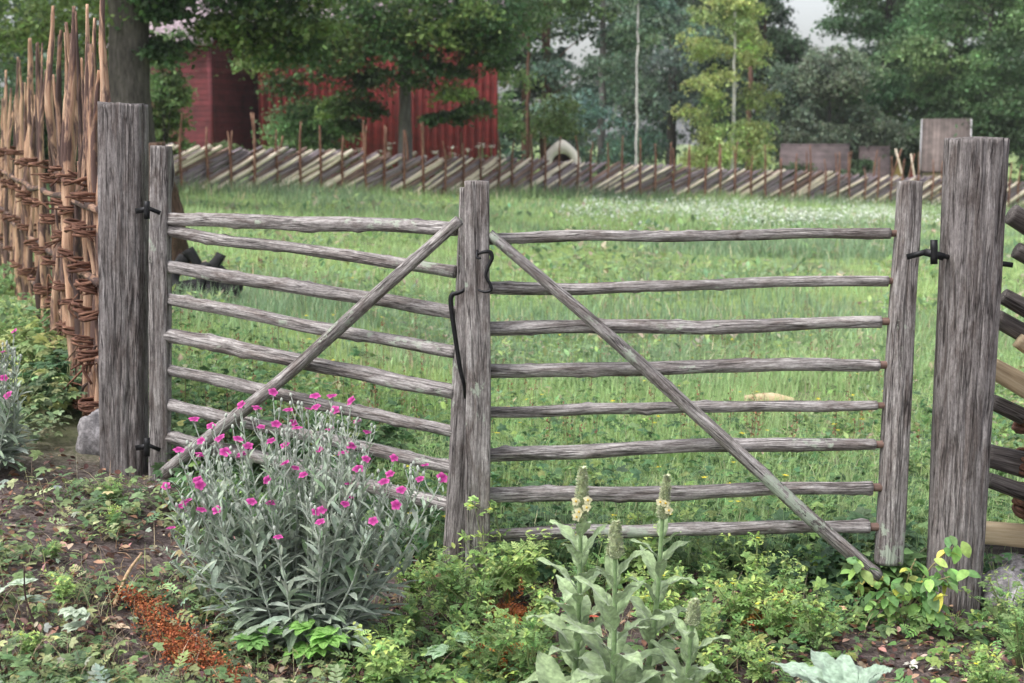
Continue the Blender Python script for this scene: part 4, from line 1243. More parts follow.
    for _ in range(230):
        p = G(U(180, 930), U(265, 480))
        if p.y < 5.6: continue
        hgt = U(.16, .34)
        tube(mb, [p, p + Vector((U(-.02, .02), 0, hgt))], .0016, n=3, rings=3, C=(.22, .16, .09), cap=False)
        n = 14; q = R.uniform(.45, 1, n)
        pos = np.stack([p.x + R.normal(0, .008, n), p.y + R.normal(0, .008, n), p.z + hgt * q], 1)
        scatter(mb, QUADL, pos, R.uniform(0, 6.28, n), R.uniform(.2, 1.2, n), np.full(n, .014), cvar((.24, .12, .08), n, .25))
    o = mb.build('sorrel_stalks', M['dry']); tag(o, 'thin brown sorrel seed stalks standing in the meadow grass', 'seed stalks', kind='stuff')
meadow()

# tufts of tall grass, countable
TUFT = None
def tuft(px, py, h, w, label, n=260, c=(.15, .27, .05)):
    p = G(px, py); mb = MB(p)
    X = R.normal(0, w, n); Y = R.normal(0, w * .7, n)
    pos = np.stack([p.x + X, p.y + Y, np.full(n, p.z)], 1)
    blades(mb, pos, h * R.uniform(.5, 1.1, n), R.uniform(.004, .008, n), R.uniform(.05, .45, n), cvar(c, n, .18), 3)
    o = mb.build('grass_tuft', M['grass']); tag(o, label, 'grass tuft', 'tall grass tufts in the meadow')
tuft(672, 478, .22, .10, 'tall upright grass tuft under the middle of the right gate', 420)
tuft(810, 470, .19, .12, 'broad grass tuft behind the right gate near its hinge side', 360)
tuft(590, 388, .17, .10, 'dark green grass tuft behind the upper half of the right gate brace', 260, (.09, .2, .05))
tuft(400, 412, .16, .12, 'grass tuft behind the left gate near the iron latch bar', 260)
tuft(735, 520, .16, .06, 'small upright grass tuft behind the lowest rails left of the lichened brace', 160)

# ------------------------------------------------------------------ foreground ground cover
def bare(px, py):
    """how bare the soil is at a picture position (0 covered .. 1 bare)"""
    b = 0
    b = np.maximum(b, np.exp(-(((px - 30) / 75) ** 2 + ((py - 462) / 24) ** 2)))
    b = np.maximum(b, .85 * np.exp(-(((px - 110) / 60) ** 2 + ((py - 560) / 12) ** 2)))
    b = np.maximum(b, .9 * np.exp(-(((px - 385) / 45) ** 2 + ((py - 610) / 22) ** 2)))
    b = np.maximum(b, .7 * np.exp(-(((px - 800) / 60) ** 2 + ((py - 600) / 16) ** 2)))
    b = np.maximum(b, .9 * np.exp(-(((px - 960) / 60) ** 2 + ((py - 622) / 12) ** 2)))
    b = np.maximum(b, .6 * np.exp(-(((px - 130) / 50) ** 2 + ((py - 640) / 30) ** 2)))
    return b

def near_pts(N, y0=2.85, y1=5.3):
    X, Y = view_pts(N, y0, y1, 1.2, .44)
    Z = gz(X, Y)
    dy = Y; py = 140 + (EYE - Z) / Y * F * .985; px = CX + X / Y * F * .99
    return X, Y, Z, px, py

def foreground():
    # small mixed leaves hugging the ground
    X, Y, Z, px, py = near_pts(30000)
    d = dens(X, Y, 1.6, 9) + .5 * dens(X, Y, 5, 4)
    keep = R.uniform(0, 1, len(X)) < np.clip(.42 + d * 1.3 - 1.0 * bare(px, py), .03, 1)
    X, Y, Z, px = X[keep], Y[keep], Z[keep], px[keep]; N = len(X)
    h = np.abs(R.normal(.0, .035, N)) + .005
    pos = np.stack([X, Y, Z + h], 1)
    left = (px < 330)[:, None]
    colL = pick([(.13, .20, .08), (.20, .26, .10), (.09, .15, .07), (.32, .33, .15), (.30, .36, .28)], [4, 3, 2, 1.2, .5], N)
    colR = pick([(.11, .20, .055), (.16, .26, .06), (.07, .14, .05), (.25, .33, .07)], [4, 3, 3, 1.2], N)
    col = cvar(np.where(left, colL, colR), N, .2)
    mb = MB((0, 4, 0)); u = R.uniform(0, 1, N)
    for tm, lo, hi, sc in ((TRI, 0, .28, .040), (PALM, .28, .5, .045), (LEAF, .5, .7, .024), (ROUND, .7, .8, .024), (PINN, .8, 1.0, .06)):
        k = (u >= lo) & (u < hi); n = k.sum()
        scatter(mb, tm, pos[k], R.uniform(0, 6.28, n), R.normal(.15, .35, n), sc * R.uniform(.6, 1.45, n), col[k], R.normal(0, .35, n))
    o = mb.build('ground_weeds', M['leaf']); tag(o, 'mixed small green weeds covering the soil in front of the gate', 'ground cover', kind='stuff')
    # thin dry and green grass
    X, Y, Z, px, py = near_pts(9000)
    d = dens(X, Y, 1.2, 19)
    keep = R.uniform(0, 1, len(X)) < np.clip(.35 + d * 1.5, .02, 1); X, Y, Z = X[keep], Y[keep], Z[keep]; N = len(X)
    mb = MB((0, 4, 0))
    blades(mb, np.stack([X, Y, Z], 1), R.uniform(.03, .13, N), R.uniform(.0015, .0035, N), R.uniform(.3, 1.3, N), cvar(pick([(.38, .32, .2), (.2, .28, .09), (.3, .22, .14)], [3, 4, 2], N), N, .2), 3)
    o = mb.build('thin_grass', M['leaf']); tag(o, 'thin dry and green grass blades between the foreground weeds', 'grass', kind='stuff')
    # litter
    X, Y, Z, px, py = near_pts(12000, 2.85, 5.6)
    N = len(X)
    mb = MB((0, 4, 0))
    w = np.where(px[:, None] < 260, 1, 0)
    c = pick([(.20, .11, .075), (.34, .22, .15), (.10, .055, .045), (.45, .36, .26), (.42, .24, .20), (.16, .09, .10)], [4, 3, 3, 1.6, 1, 1.5], N)
    scatter(mb, LEAF, np.stack([X, Y, Z + R.uniform(.0, .03, N)], 1), R.uniform(0, 6.28, N), R.normal(.05, .35, N), R.uniform(.010, .040, N), cvar(c, N, .25), R.normal(0, .5, N))
    # short twigs
    for _ in range(260):
        x, y = U(-1.9, 1.9), U(3.0, 5.2); 
        p = onG(x, y, .01); a = U(0, 6.28); l = U(.03, .12)
        k_ = U(.5, 1.2)
        tube(mb, [p, p + Vector((math.cos(a) * l * .5, math.sin(a) * l * .5, U(.0, .02))), p + Vector((math.cos(a + .3) * l, math.sin(a + .3) * l, U(-.005, .02)))], U(.001, .0025), n=4, rings=5, C=(.26 * k_, .18 * k_, .12 * k_), cap=False)
    o = mb.build('leaf_litter', M['dry']); tag(o, 'brown fallen leaves and twigs on the bare soil', 'leaf litter', kind='stuff')
foreground()

# ------------------------------------------------------------------ cinquefoil plants (individual)
def cinq_mesh(name, h, w, nst, seed, col, yellow=True):
    rs = np.random.default_rng(seed); mb = MB((0, 0, 0)); fl_ = []
    for _ in range(nst):
        a = rs.uniform(0, 6.28); q = rs.uniform(.15, 1) * w; hh = h * rs.uniform(.55, 1.0)
        tip = np.array([math.cos(a) * q, math.sin(a) * q, hh]); md = np.array([math.cos(a) * q * .35, math.sin(a) * q * .35, hh * .55])
        path = tube(mb, [(0, 0, 0), md, tip], [.0028, .0022, .0012], n=4, rings=9, C=(.22, .26, .10), cap=False, amp=0)
        nl = 13
        idx = rs.uniform(.25, 1, nl); pts = np.array([path[min(8, int(t * 8.99))] for t in idx]) + rs.normal(0, .006, (nl, 3))
        sz = .056 * (1.15 - idx * .6) * rs.uniform(.7, 1.2, nl)
        tm = PINN if rs.random() < .6 else PALM
        scatter(mb, tm, pts, rs.uniform(0, 6.28, nl), rs.normal(.25, .35, nl), sz, cvar(col, nl, .18), rs.normal(0, .3, nl))
        nb = 7   # little bud leaves at the tip
        pts = tip + rs.normal(0, .012, (nb, 3))
        scatter(mb, LEAF, pts, rs.uniform(0, 6.28, nb), rs.normal(.5, .4, nb), rs.uniform(.012, .026, nb), cvar(tuple(np.array(col) * np.array([1.5, 1.3, 1.0])), nb, .12))
        if yellow and rs.random() < .09: fl_.append(tip + rs.normal(0, .008, 3) + np.array([0, 0, .012]))
    me = mb.mesh(name); me.materials.append(M['leaf'])
    fm = None
    if fl_:
        fb = MB((0, 0, 0))
        for f_ in fl_:
            for k in range(5):
                scatter(fb, ROUND, np.array([f_]), np.array([k * 1.2566]), np.array([.25]), np.array([.009]), np.array([(.80, .72, .08)]))
        fm = fb.mesh(name + '_blossoms'); fm.materials.append(M['petal'])
    return me, fm
YGc = (.225, .345, .095); YGd = (.165, .275, .085)
CM = [cinq_mesh('cinquefoil_foliage', .34, .15, 10, 1, YGc), cinq_mesh('cinquefoil_foliage', .24, .17, 10, 2, YGd), cinq_mesh('cinquefoil_foliage', .18, .15, 9, 3, YGc), cinq_mesh('cinquefoil_foliage', .13, .13, 9, 4, YGd, False)]
LM = [(325, 662, 'the lime-green lobed leaves'), (441, 668, 'the jagged grey-green leaf'), (504, 668, 'the lowest rusty fern'), (512, 622, 'the upper rusty fern'), (475, 590, 'the centre stiles'), (583, 600, 'the tallest mullein'),
      (695, 625, 'the shortest mullein'), (845, 668, 'the flowerless mullein rosette'), (915, 625, 'the young vine'), (842, 622, 'the peach faded flower'), (762, 632, 'the dark red fern'), (190, 655, 'the dried dock'), (123, 478, 'the left gate post'),
      (951, 601, 'the right gate post'), (300, 646, 'the rose campion'), (16, 616, 'the whitish lobed leaves'), (402, 639, 'the teal scrap'), (640, 540, 'the two blossoming mulleins'), (165, 480, 'the left hinge stile'), (870, 577, 'the foot of the brace')]
USED = set()
def cinq_label(px, py, sc):
    for d, lx, ly, nm in sorted((math.hypot(px - lx, py - ly), lx, ly, nm) for lx, ly, nm in LM)[:5]:
        a = math.degrees(math.atan2(ly - py, px - lx)) % 360
        w = ['right of', 'behind and right of', 'behind', 'behind and left of', 'left of', 'in front and left of', 'in front of', 'in front and right of'][int(((a + 22.5) % 360) // 45)]
        q = 'close ' if d < 35 else ('a little way ' if d < 80 else 'well ')
        L = 'yellow-green cinquefoil plant ' + q + w + ' ' + nm
        if d < 130 and L not in USED:
            USED.add(L); return L
    return None
def cinq(px, py, v, sc, label=None, rz=None):
    p = G(px, py)
    label = label or cinq_label(px, py, sc)
    if label is None: return
    t = empty('cinquefoil_plant', p, label, 'weed plant', 'cinquefoil plants in front of the gate')
    t.rotation_euler = (0, 0, U(0, 6.28) if rz is None else rz); t.scale = (sc, sc, sc)
    fo = bpy.data.objects.new('foliage', CM[v][0]); link(fo, t)
    if CM[v][1]: link(bpy.data.objects.new('blossoms', CM[v][1]), t)
cinq(488, 612, 0, 1.15, 'tallest cinquefoil, climbing up in front of the centre gate stiles')
cinq(506, 604, 0, 1.05, 'tall cinquefoil just right of the centre gate stiles')
cinq(452, 612, 1, .95, 'tall cinquefoil just left of the centre gate stiles')
cinq(755, 612, 0, .85, 'bushy cinquefoil below the lower end of the lichened brace')
cinq(1005, 640, 1, .95, 'bright cinquefoil in front of the speckled stone at the right edge')
cinq(1018, 668, 1, .9, 'bright cinquefoil in the bottom right corner')
cinq(640, 585, 0, 1.05, 'tall cinquefoil directly behind the mullein spikes')
rs = [(520, 600), (548, 620), (585, 600), (600, 570), (665, 590), (690, 600), (715, 590), (730, 625), (770, 640), (700, 640), (745, 660), (790, 620), (415, 640), (440, 620), (395, 665), (470, 660), (500, 680),
      (540, 650), (410, 600), (385, 690), (760, 690), (720, 690), (690, 670), (660, 640), (975, 690), (800, 640), (560, 575), (620, 560), (680, 565), (735, 575), (650, 620), (820, 650), (530, 690), (475, 630), (800, 590), (990, 700), (30, 660), (60, 610), (45, 560), (115, 525), (190, 545), (120, 505)]
for i, (a, b) in enumerate(rs):
    left_ = a < 200
    cinq(a + U(-8, 8), b + U(-5, 5), random.choice((2, 3)) if left_ else random.choice((1, 2, 2, 3, 1)), U(.4, .65) if left_ else U(.7, 1.05))

# ------------------------------------------------------------------ big plants
def bigleaf(mb, base, az, el, L, w, col, curl=.5, wavy=.06, fold=.25, seg=12, tipcurl=0.0, seed=0):
    """one broad leaf as a grid: rises at elevation el and arches over"""
    base = np.array(base, float)
    dh = np.array([math.cos(az), math.sin(az), 0]); s_ = np.array([-math.sin(az), math.cos(az), 0])
    V = []; VC = []; cols = 8; p = base.copy(); e = el; step = L / seg
    for i in range(seg + 1):
        t = i / seg
        ww = w * .5 * (max(0.02, math.sin(math.pi * min(1, t ** .8 * .97 + .02))) ** .75) * (1 if t > .12 else .5 + t * 4)
        d = dh * math.cos(e) + np.array([0, 0, math.sin(e)]); n = -dh * math.sin(e) + np.array([0, 0, math.cos(e)])
        for k in range(cols + 1):
            q = k / cols * 2 - 1
            wv = wavy * w * math.sin(t * 13 + q * 2 + seed) * abs(q) + .02 * w * math.sin(t * 41 + seed + abs(q) * 6)
            vein = math.sin(t * 46 - abs(q) * 9)
            VC.append((1 + .13 * vein + .07 * math.sin(t * 97 + q * 31 + seed)) * (1.25 if k == cols // 2 else 1))
            V.append(p + s_ * q * ww + n * (fold * abs(q) * ww + wv + (.012 * w * vein if seg > 12 else 0)))
        p = p + d * step; e -= curl / seg * (1 + tipcurl * t * 2)
    Q = [(i * (cols + 1) + k, i * (cols + 1) + k + 1, (i + 1) * (cols + 1) + k + 1, (i + 1) * (cols + 1) + k) for i in range(seg) for k in range(cols)]
    c = np.array(col) * math.exp(random.gauss(0, .08))
    C = np.repeat(c[None], len(V), 0)
    C = C * np.array(VC)[:, None]
    mb.add(V, Q, None, C)

WG = (.285, .375, .20)
def mullein(base, top, spike_len, nleaf, Lmax, label, blossoms=(), lean=0, spike_r=.016, zlow=.02, leaves_to=.92):
    base = Vector(base); top = Vector(top)
    t = empty('mullein_plant', base, label, 'mullein', 'woolly mulleins in front of the gate')
    H = (top - base).length
    mb = MB(base)
    st = top - (top - base).normalized() * spike_len
    md = base.lerp(st, .5) + Vector((U(-.01, .01), 0, 0))
    path = tube(mb, [base, md, st + Vector((0, 0, .01))], [.010, .008, .006], n=10, rings=30, amp=.05, C=(.21, .31, .14))
    mb.build('stem', M['woolly'], t)
    # spike of packed buds
    mb = MB(st); N = int(spike_len * 9000)
    u = np.sort(R.uniform(0, 1, N)); ax = np.array(top - st)
    a = R.uniform(0, 6.28, N)
    prof = spike_r * np.clip(1.05 - u * .55, .25, 1) * np.sqrt(np.clip((1.03 - u) / .25, 0, 1)) * np.clip(.55 + u * 8, 0, 1)
    pos = np.array(st) + ax * u[:, None] + np.stack([np.cos(a) * prof, np.sin(a) * prof, np.zeros(N)], 1) * .75
    tube(mb, [st, top], [spike_r * .7, spike_r * .7, spike_r * .25], n=10, rings=12, amp=.1, C=(.33, .38, .22))
    scatter(mb, LEAF2, pos, a, R.uniform(.2, 1.0, N), R.uniform(.006, .011, N), cvar(pick([(.50, .54, .32), (.38, .45, .24), (.65, .66, .46)], [3, 3, 1.5], N), N, .12, .04), R.normal(0, .3, N))
    mb.build('flower_spike', M['woolly'], t)
    for (fx, fz) in blossoms:
        c = np.array(st) + ax * fz + np.array([fx, -.028, 0])
        mb = MB(c)
        for k in range(5):
            an = k * 1.2566 + U(0, .3)
            # petals lie in the plane facing the camera
            d = Vector((math.cos(an), -.25, math.sin(an)))
            el = math.asin(max(-1, min(1, d.normalized().z))); az = math.atan2(d.y, d.x)
            scatter(mb, ROUND, np.array([c]), np.array([az]), np.array([el]), np.array([.014]), np.array([(.80, .76, .52)]), np.array([U(-.2, .2) + 1.3]))
        tube(mb, [c, c + np.array([0, -.006, 0])], .003, n=6, rings=3, C=(.7, .5, .08))
        mb.build('blossom', M['petal'], t)
    for k in range(nleaf):
        f = (k + .5) / nleaf
        q = f ** 1.15 * leaves_to
        p = path[int(q * 29)]
        L = Lmax * (1 - .58 * f) * U(.85, 1.12)
        az = k * 2.4 + U(-.3, .3)
        el = U(.85, 1.2) if f > .25 else U(.4, .9)
        mb = MB(p)
        bigleaf(mb, p + np.array([math.cos(az), math.sin(az), 0]) * .008, az, el, L, L * U(.31, .39), np.array(WG) * U(.85, 1.15), curl=U(.4, 1.3) if f < .7 else U(.2, .8), wavy=.09, tipcurl=.5, seg=24, seed=k)
        mb.build('leaf', M['woolly'], t)
g_ = lambda px, Y: onG(pxX(px, Y) * 1.03, Y)
mullein(g_(574, 3.78), P(583, 468, 3.78), .155, 24, .25, 'tallest mullein, with open cream blossoms, leftmost of the mulleins', [(-.018, .42), (.014, .30), (-.008, .22), (.016, .44), (-.014, .12)], spike_r=.024)
mullein(g_(648, 3.92), P(667, 476, 3.92), .13, 20, .22, 'mullein with cream blossoms low on a dark slender spike, right of the short-spiked one', [(.0, .42), (.012, .25), (-.016, .45)], spike_r=.019)
mullein(g_(612, 3.60), P(616, 522, 3.60), .10, 22, .25, 'mullein with a closed greenish spike standing between two blossoming ones', [], spike_r=.024)
mullein(g_(684, 3.56), P(695, 600, 3.56), .07, 16, .22, 'shortest mullein with a stubby closed spike, rightmost of the spiked mulleins', [], spike_r=.022)

def rosette(px, py, Y, n, L, label, col=WG):
    p = onG(pxX(px, Y) * 1.0, Y)
    c = P(px, py, Y); c = Vector((c.x, c.y, max(c.z, p.z + .02)))
    t = empty('mullein_rosette', p, label, 'mullein', 'mullein leaf rosettes')
    for k in range(n):
        f = k / n; az = k * 2.4 + U(-.2, .2)
        mb = MB(c)
        bigleaf(mb, c + Vector((math.cos(az) * .02, math.sin(az) * .02, 0)), az, .35 + .95 * f + U(-.1, .1), L * (1 - .45 * f) * U(.85, 1.1), L * .40 * (1 - .3 * f), col, curl=U(.5, 1.2), seg=24, seed=k)
        mb.build('leaf', M['woolly'], t)
    return t
rosette(845, 703, 3.25, 15, .21, 'flowerless mullein rosette of pale woolly leaves cut by the bottom edge', (.30, .40, .30))
rosette(560, 715, 3.55, 9, .26, 'broad-leaved mullein rosette under the tallest mullein')
rosette(655, 715, 3.5, 8, .24, 'mullein rosette at the feet of the two shorter spikes')

# ------------------------------------------------------------------ rose campion bush
FLW = [(273,392),(315,396),(332,396),(351,401),(241,405),(257,408),(288,410),(316,407),(335,410),(194,419),(357,421),(330,429),(367,432),(220,438),(238,439),(271,441),(285,445),(297,428),(318,450),(351,446),(343,453),(179,450),(200,455),(201,441),(241,455),(285,463),(267,480),(295,468),(303,475),(358,469),(197,480),(200,485),(166,486),(187,501),(181,506),(201,510),(217,510),(251,502),(271,503),(316,512),(322,510),(320,522),(349,499),(345,504),(373,521),(171,528),(278,537),(384,482),(390,474),(401,490),(396,505),(420,479),(442,478),(425,465),(394,458),(366,459),(349,484),(261,427),(211,426),(308,409),(293,423),(248,446),(225,452),(276,424)]
def campion_flower(seed):
    rs_ = np.random.default_rng(seed); mb = MB()
    for k in range(5):
        a = k * 1.2566 + rs_.uniform(-.1, .1)
        scatter(mb, tmpl_leaf(1.0, .05, .18, 4), np.array([(0, 0, 0)]), np.array([a]), np.array([rs_.uniform(.05, .35)]), np.array([.0168]), np.array([(.50, .05, .28)]) * rs_.uniform(.8, 1.2), rs_.normal(0, .1, 1))
        yy = np.linspace(0, 1, 5).repeat(3); mb.C[-1] = mb.C[-1] * (.55 + .6 * yy)[:, None] + np.array([.10, .06, .08]) * (yy > .7)[:, None]
    mp = mb.mesh('petals'); mp.materials.append(M['petal'])
    mb = MB(); tube(mb, [(0, 0, -.016), (0, 0, -.008), (0, 0, 0)], [.003, .0048, .003], n=8, rings=6, C=(.31, .36, .29), amp=0)
    mc = mb.mesh('calyx'); mc.materials.append(M['woolly'])
    return mp, mc
FM = [campion_flower(i) for i in range(4)]
SG = (.29, .345, .27)
def campion(base, flowers, label, spreadY=.22, nbud=100, nlow=150, bush_w=.20, Yc=4.16, sr=.0026):
    t = empty('rose_campion', base, label, 'flowering plant', 'rose campions by the gate')
    y0_ = min(f_[1] for f_ in flowers); y1_ = max(f_[1] for f_ in flowers)
    targets = [(P(px, py, Yc + spreadY * (.8 - 1.9 * (py - y0_) / (y1_ - y0_)) + U(-.06, .06)), True) for px, py in flowers]
    xs = [f_[0] for f_ in flowers]; ymin = {}
    for _ in range(nbud):
        px, py = random.choice(flowers)
        targets.append((P(px + U(-14, 14), py + U(-6, 40), Yc + U(-1, 1) * spreadY), False))
    lf = MB(base)
    for i, (tip, isf) in enumerate(targets):
        d = tip - base
        r0 = Vector((base.x + d.x * .28 + U(-.03, .03), base.y + d.y * .35 + U(-.03, .03), base.z))
        md = r0.lerp(tip, .5) + Vector((d.x * .06 + U(-.012, .012), U(-.01, .01), -.0))
        m2 = r0.lerp(tip, .8) + Vector((d.x * .035 + U(-.01, .01), U(-.008, .008), 0))
        mb = MB(base)
        top = tip - Vector((0, 0, .014)) if isf else tip
        path = tube(mb, [r0, md, m2, top], [sr * 1.25, sr, sr * .85, sr * .6], n=6, rings=20, amp=.08, C=(.38, .42, .36))
        # side forks with buds
        for f_ in range(2):
            j = random.randint(12, 17); a = U(0, 6.28); l = U(.04, .09)
            e = path[j] + np.array([math.cos(a) * l * .5, math.sin(a) * l * .5, l])
            tube(mb, [path[j], (path[j] + e) / 2 + np.array([math.cos(a), math.sin(a), 0]) * .008, e], [sr * .7, sr * .6, sr * .5], n=5, rings=7, C=(.39, .43, .37))
            tube(mb, [e, e + np.array([math.cos(a) * .003, math.sin(a) * .003, .014])], [.0022, .005, .0046, .0018], n=6, rings=6, C=(.42, .46, .40), amp=0)
        if not isf: tube(mb, [np.array(top), np.array(top) + np.array([0, 0, .015])], [.0022, .005, .0048, .0018], n=6, rings=6, C=(.42, .46, .40), amp=0)
        if len(targets) <= 60 or i < 99: mb.build('stem', M['woolly'], t)
        if isf:
            mp, mc = random.choice(FM)
            fo = bpy.data.objects.new('flower', mp); link(fo, t); fo.location = tip - base
            fo.rotation_euler = (U(.0, .95), U(-.4, .4), U(-.7, .7)); s_ = U(.85, 1.2); fo.scale = (s_,) * 3
            co_ = bpy.data.objects.new('calyx', mc); link(co_, fo)
        # leaves on the stem, in opposite pairs, longer lower down
        for k in range(11):
            tt = (k + .6) / 11; j = int(tt * 19); a = U(0, 3.14)
            for q in (0, math.pi):
                L = (.11 * (1 - tt) ** 1.4 + .022) * U(.75, 1.2)
                col = np.array(SG) * (1 + .25 * tt) if R.random() > .12 else np.array((.17, .26, .14))
                scatter(lf, tmpl_leaf(.25, .22, .22 if tt > .4 else .4, 4), path[j][None], np.array([a + q + U(-.3, .3)]), np.array([U(.75, 1.3) if tt > .3 else U(.2, .9)]), np.array([L]), cvar(col, 1, .08, .03), np.array([U(-.4, .4)]))
    for k in range(nlow):   # basal leaves, arching out
        a = U(0, 6.28); q = U(.0, bush_w); L = U(.08, .15)
        p = (base.x + math.cos(a) * q, base.y + math.sin(a) * q, base.z + U(.01, .14))
        bigleaf(lf, p, a + U(-.4, .4), U(.1, .9), L, L * .24, np.array((.24, .31, .21)) * U(.8, 1.2), curl=U(.8, 2.0), wavy=.03, seg=7, seed=k)
    lf.build('foliage', M['woolly'], t)
campion(G(303, 646), FLW, 'large silvery rose campion bush full of magenta flowers in front of the left gate')
p = onG(pxX(-22, 5.3), 5.3)
campion(p, [(2, 352), (4, 378), (14, 331), (-8, 345), (-20, 360), (8, 395)], 'small rose campion with a few magenta flowers cut by the left edge', spreadY=.1, nbud=12, nlow=20, bush_w=.08, Yc=5.3, sr=.0028)

# ------------------------------------------------------------------ weeds in front of the stake fence (left)
def leafy_bush(px, py, h, w, col, label, tm, n=260, sz=.05, light=None, name='leafy_weed', mt='leaf'):
    p = G(px, py)
    t = empty(name, p, label, 'weed plant')
    mb = MB(p)
    for _ in range(9):
        a = U(0, 6.28); q = U(.2, 1) * w
        tube(mb, [p, p + Vector((math.cos(a) * q * .5, math.sin(a) * q * .5, h * .6)), p + Vector((math.cos(a) * q, math.sin(a) * q, h * .9))], .003, n=4, rings=7, C=(.2, .24, .1), cap=False)
    mb.build('stems', M['leaf'], t)
    mb = MB(p); d = R.normal(0, 1, (n, 3)); d /= np.linalg.norm(d, axis=1)[:, None]; q = R.uniform(.3, 1, n) ** .6
    pos = np.array(p) + np.stack([d[:, 0] * q * w, d[:, 1] * q * w, h * (.5 + .5 * d[:, 2] * q)], 1)
    c = cvar(col, n, .2)
    if light is not None:
        k = R.random(n) < .25; c[k] = cvar(light, k.sum(), .15)
    scatter(mb, tm, pos, np.arctan2(d[:, 1], d[:, 0]) + R.normal(0, .5, n), R.normal(.05, .35, n), sz * R.uniform(.6, 1.3, n), c, R.normal(0, .3, n))
    mb.build('foliage', M[mt], t)
leafy_bush(20, 330, .24, .30, (.14, .23, .09), 'pale green weeds under the far end of the stake fence', LEAF, 420, .05, (.24, .32, .12))
leafy_bush(8, 290, .22, .40, (.15, .25, .09), 'grassy green weeds at the left edge under the farthest stakes', NARROW, 500, .09)
leafy_bush(45, 385, .30, .30, (.17, .24, .08), 'yellowish leafy weed patch in front of the tall stakes', PALM, 420, .075, (.36, .38, .13))
leafy_bush(68, 405, .24, .19, (.09, .17, .08), 'dark green lobed weed beside the nearest stake', PALM, 260, .09)
leafy_bush(20, 415, .22, .26, (.14, .21, .09), 'mixed green weed clump at the left edge above the bare soil', PALM, 320, .07, (.3, .34, .13))
leafy_bush(60, 345, .25, .22, (.13, .21, .08), 'green weeds growing up between the stakes', LEAF, 300, .055, (.33, .36, .12))
leafy_bush(10, 440, .12, .22, (.15, .2, .10), 'low weeds fringing the bare soil at the left edge', TRI, 220, .05)
leafy_bush(235, 470, .22, .35, (.07, .13, .05), 'dark green weeds behind the lowest rails of the left gate', PALM, 420, .08)
leafy_bush(345, 455, .16, .3, (.07, .14, .05), 'dark green weeds behind the pink flowers under the left gate', PALM, 320, .07)
leafy_bush(560, 560, .14, .35, (.065, .13, .06), 'dark leafy weeds behind the lowest rail near the centre stile', PALM, 420, .075)
leafy_bush(800, 575, .15, .32, (.055, .115, .05), 'dark leafy weeds under the foot of the lichened brace', PALM, 380, .08)
leafy_bush(865, 570, .20, .16, (.07, .14, .06), 'dark green leafy weed at the foot of the hinge stile', PALM, 180, .085)

def creeper():
    p = G(898, 628)
    t = empty('young_vine', p, 'young vine with bright yellow-green oval leaves in front of the right gate post', 'vine')
    mb = MB(p)
    ends = []
    for a, l, hh in [(-.9, .26, .22), (-.4, .18, .30), (.1, .05, .25), (.5, .15, .2), (2.6, .22, .26), (2.0, .15, .15), (-2.2, .18, .12), (.9, .2, .10)]:
        e = p + Vector((math.cos(a) * l, -abs(math.sin(a)) * l * .4, hh)); ends.append(e)
        tube(mb, [p, p.lerp(e, .5) + Vector((0, 0, .05)), e], .0025, n=5, rings=9, C=(.3, .25, .12))
    mb.build('stems', M['leaf'], t)
    mb = MB(p); n = 140
    pts = []; 
    for _ in range(n):
        e = random.choice(ends); f_ = U(.35, 1.05); q = p.lerp(e, f_); pts.append((q.x + U(-.03, .03), q.y + U(-.04, .02), q.z + U(-.02, .05)))
    c = cvar(pick([(.20, .36, .07), (.10, .21, .06), (.30, .45, .09), (.55, .50, .06)], [4, 5, 2.2, .35], n), n, .12)
    scatter(mb, tmpl_leaf(.62, .15, .3, 5), np.array(pts), R.uniform(3.4, 6.0, n), R.normal(-.1, .4, n), R.uniform(.032, .066, n), c, R.normal(0, .3, n))
    mb.build('foliage', M['leaf'], t)
creeper()
leafy_bush(870, 590, .17, .13, (.13, .22, .06), 'yellow-green leafy shoots under the hinge stile', PALM, 90, .10, (.4, .42, .08), name='vine_shoots')
leafy_bush(995, 600, .14, .11, (.10, .2, .09), 'green five-fingered leaves in front of the speckled stone', PALM, 36, .11, name='vine_shoots')

# broad lime leaves
def lobed(px, py, L, n, label, col):
    p = G(px, py); t = empty('broad_leaf_weed', p, label, 'weed plant')
    for k in range(n):
        mb = MB(p); a = U(0, 6.28) if n > 1 else 4.4
        c = p + Vector((U(-.05, .05) * (n > 1), U(-.03, .03), U(.06, .13)))
        for q in (-1.1, -.55, 0, .55, 1.1):
            bigleaf(mb, c, a + q, .15, L * (1 - .12 * abs(q)), L * .55, col, curl=.5, seg=7, seed=k + q)
        mb.build('leaf', M['leaf'], t)
lobed(322, 668, .085, 5, 'bright lime-green lobed leaves at the foot of the rose campion', (.17, .36, .06))
lobed(262, 668, .07, 3, 'mid green rounded leaves left of the lime-green ones', (.13, .28, .06))
lobed(441, 672, .075, 2, 'pale grey-green jagged leaf on the soil left of the rusty ferns', (.25, .38, .22))
lobed(16, 622, .065, 3, 'whitish green lobed leaves at the left edge', (.36, .44, .33))
lobed(75, 645, .06, 3, 'pale silvery lobed leaves lying in the bottom left', (.34, .40, .30))

